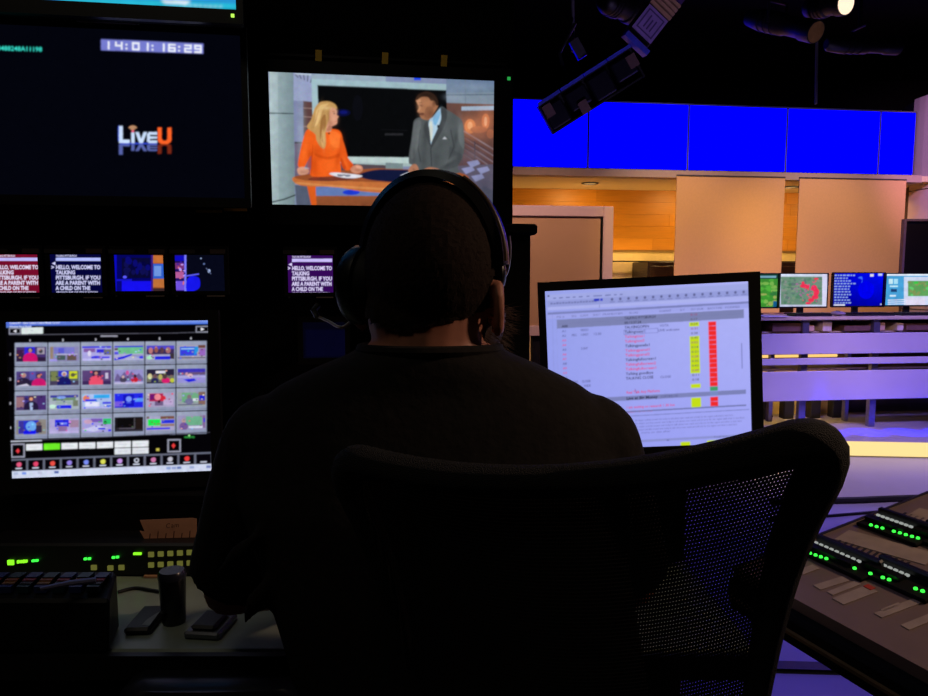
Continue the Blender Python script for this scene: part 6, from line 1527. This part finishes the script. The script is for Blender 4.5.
# legs down to the floor
down = Mi @ Vector((0, 0, -1))
for x, y in ((0.25, 0.5), (1.0, 0.5), (0.25, 0.75), (1.0, 0.75)):
    p0 = Vector((x, y, -0.07)); hz = (Mx @ p0 + c0).z
    MB().tube([p0, p0 + down * hz], 0.022, 10).build('leg', BLKM, con)
PAPER = mat('console_label_paper', (168, 150, 140), 0.7); SLOT = mat('fader_slot', (46, 38, 40), 0.6)
TICK = emat('glowing_white_tick', (200, 205, 200), 0.55)  # ticks given a glow so they read white in the hood's shadow
def strip(pa, pb, w, z_, m_, nm, par=con, h=0.001, ya=None):
    a, b_ = Vector(cs(*pa)), Vector(cs(*pb))
    d = (b_ - a); L_ = d.length; d.normalize(); s_ = Vector((-d.y, d.x)) * w / 2
    v = [a + s_, b_ + s_, b_ - s_, a - s_]
    return MB().add([(p_.x, p_.y, z_) for p_ in v] + [(p_.x, p_.y, z_ + h) for p_ in v], [(3, 2, 1, 0), (4, 5, 6, 7), (0, 1, 5, 4), (1, 2, 6, 5), (2, 3, 7, 6), (3, 0, 4, 7)]).build(nm, m_, par)
def module(p_tick0, p_tick1, p_led0, p_led1, leds, nticks=8):
    """raised black key bank; LEDs along its lower edge, white ticks along its upper edge"""
    t0, t1, l0, l1 = [Vector(cs(*q_)) for q_ in (p_tick0, p_tick1, p_led0, p_led1)]
    x0, x1 = min(l0.x, t0.x) - 0.008, max(l1.x, t1.x) + 0.008
    y0, y1 = (l0.y + l1.y) / 2 - 0.012, (t0.y + t1.y) / 2 + 0.016
    mo = MB().bb(x0, x1, y0, y1, 0.0, 0.007).build('key_bank', BLKM, con, bevel=0.002)
    MB().bb(x0 + 0.002, x1 - 0.002, (t0.y + t1.y) / 2 + 0.004, y1, 0.007, 0.02).build('hood', BLK, mo, bevel=0.003)
    for k in range(nticks):
        x = t0.x + (t1.x - t0.x) * k / (nticks - 1)
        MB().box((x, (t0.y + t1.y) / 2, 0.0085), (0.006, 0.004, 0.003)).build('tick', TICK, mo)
        MB().box((x, (y0 + (t0.y + t1.y) / 2) / 2 + 0.004, 0.01), (0.012, 0.014, 0.006)).build('key', BLK, mo)
    for q_ in leds:
        v = cs(*q_)
        MB().lathe([(0.003, 0.007), (0.0027, 0.0095), (0.001, 0.0105)], (v[0], v[1], 0), 10).build('led', GLED, mo)
    return mo
module((812, 549), (864, 564), (803, 556), (868, 576), ((810.5, 557.5), (816, 559.4), (821.3, 561.2), (826.8, 563), (855, 572.8)), 9)
module((877, 569), (910, 579), (868, 578), (930, 598), ((870.8, 578.2), (883.2, 582.3), (889.5, 584.4), (916, 593.5), (923, 596)), 6)
module((876, 520.5), (914, 530), (868, 529), (920, 543), ((871.3, 529.2), (877, 530.8), (882.8, 532.4), (894.2, 535.6), (900.2, 537.2), (906.2, 539), (912.3, 540.8), (918.3, 542.5)), 8)
module((924, 533), (970, 545), (926, 545), (980, 560), ((933, 547), (945, 550)), 6)
# further key banks along the console
def bank(x0, x1, yl, yt, n, rnd):
    mo = MB().bb(x0, x1, yl - 0.012, yt + 0.016, 0.0, 0.007).build('key_bank', BLKM, con, bevel=0.002)
    MB().bb(x0 + 0.002, x1 - 0.002, yt + 0.004, yt + 0.016, 0.007, 0.02).build('hood', BLK, mo, bevel=0.003)
    for k in range(n):
        x = x0 + 0.014 + (x1 - x0 - 0.028) * k / (n - 1)
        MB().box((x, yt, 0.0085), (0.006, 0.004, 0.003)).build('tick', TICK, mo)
        MB().box((x, (yl + yt) / 2, 0.01), (0.012, 0.014, 0.006)).build('key', BLK, mo)
        if rnd.random() < 0.6: MB().lathe([(0.003, 0.007), (0.0027, 0.0095), (0.001, 0.0105)], (x, yl, 0), 10).build('led', GLED, mo)
rb = random.Random(11)
ya, yb = cs(883, 582), cs(895, 575); yc, yd = cs(895, 536), cs(895, 525)
xe = cs(930, 598)[0] + 0.03
for k in range(4):
    if xe + k * 0.15 + 0.13 > CW: break
    bank(xe + k * 0.15, xe + k * 0.15 + 0.13, ya[1], yb[1], 7, rb)
x2 = cs(980, 560)[0] + 0.03
for k in range(5):
    if x2 + k * 0.15 + 0.13 > CW: break
    bank(x2 + k * 0.15, x2 + k * 0.15 + 0.13, yc[1], yd[1], 7, rb)
# paper scribble strip, fader slots, labels
strip((842, 535), (932, 560), 0.045, 0.0002, PAPER, 'label_strip')
strip((912, 513), (940, 520), 0.05, 0.0002, PAPER, 'label_strip')
for k in range(12): strip((834 + k * 6.2, 546 + k * 2.0), (841 + k * 6.2, 540.5 + k * 2.0), 0.004, 0.0002, SLOT, 'fader_slot')
for k in range(8): strip((900 + k * 6.0, 517 + k * 1.7), (906 + k * 6.0, 513 + k * 1.7), 0.004, 0.0002, SLOT, 'fader_slot')
for a, b_, w in (((817, 588), (846, 579), 0.016), ((830, 594), (858, 583), 0.012), ((838, 602), (872, 589), 0.022), ((800, 573), (816, 567), 0.016), ((878, 616), (918, 601), 0.014), ((905, 628), (945, 612), 0.014), ((882, 611), (900, 604), 0.006)):
    strip(a, b_, w, 0.0002, PAPER, 'label_strip')
strip((867, 589), (872, 587), 0.014, 0.0012, mat('red_dot_label', (190, 60, 50), 0.6), 'red_mark')
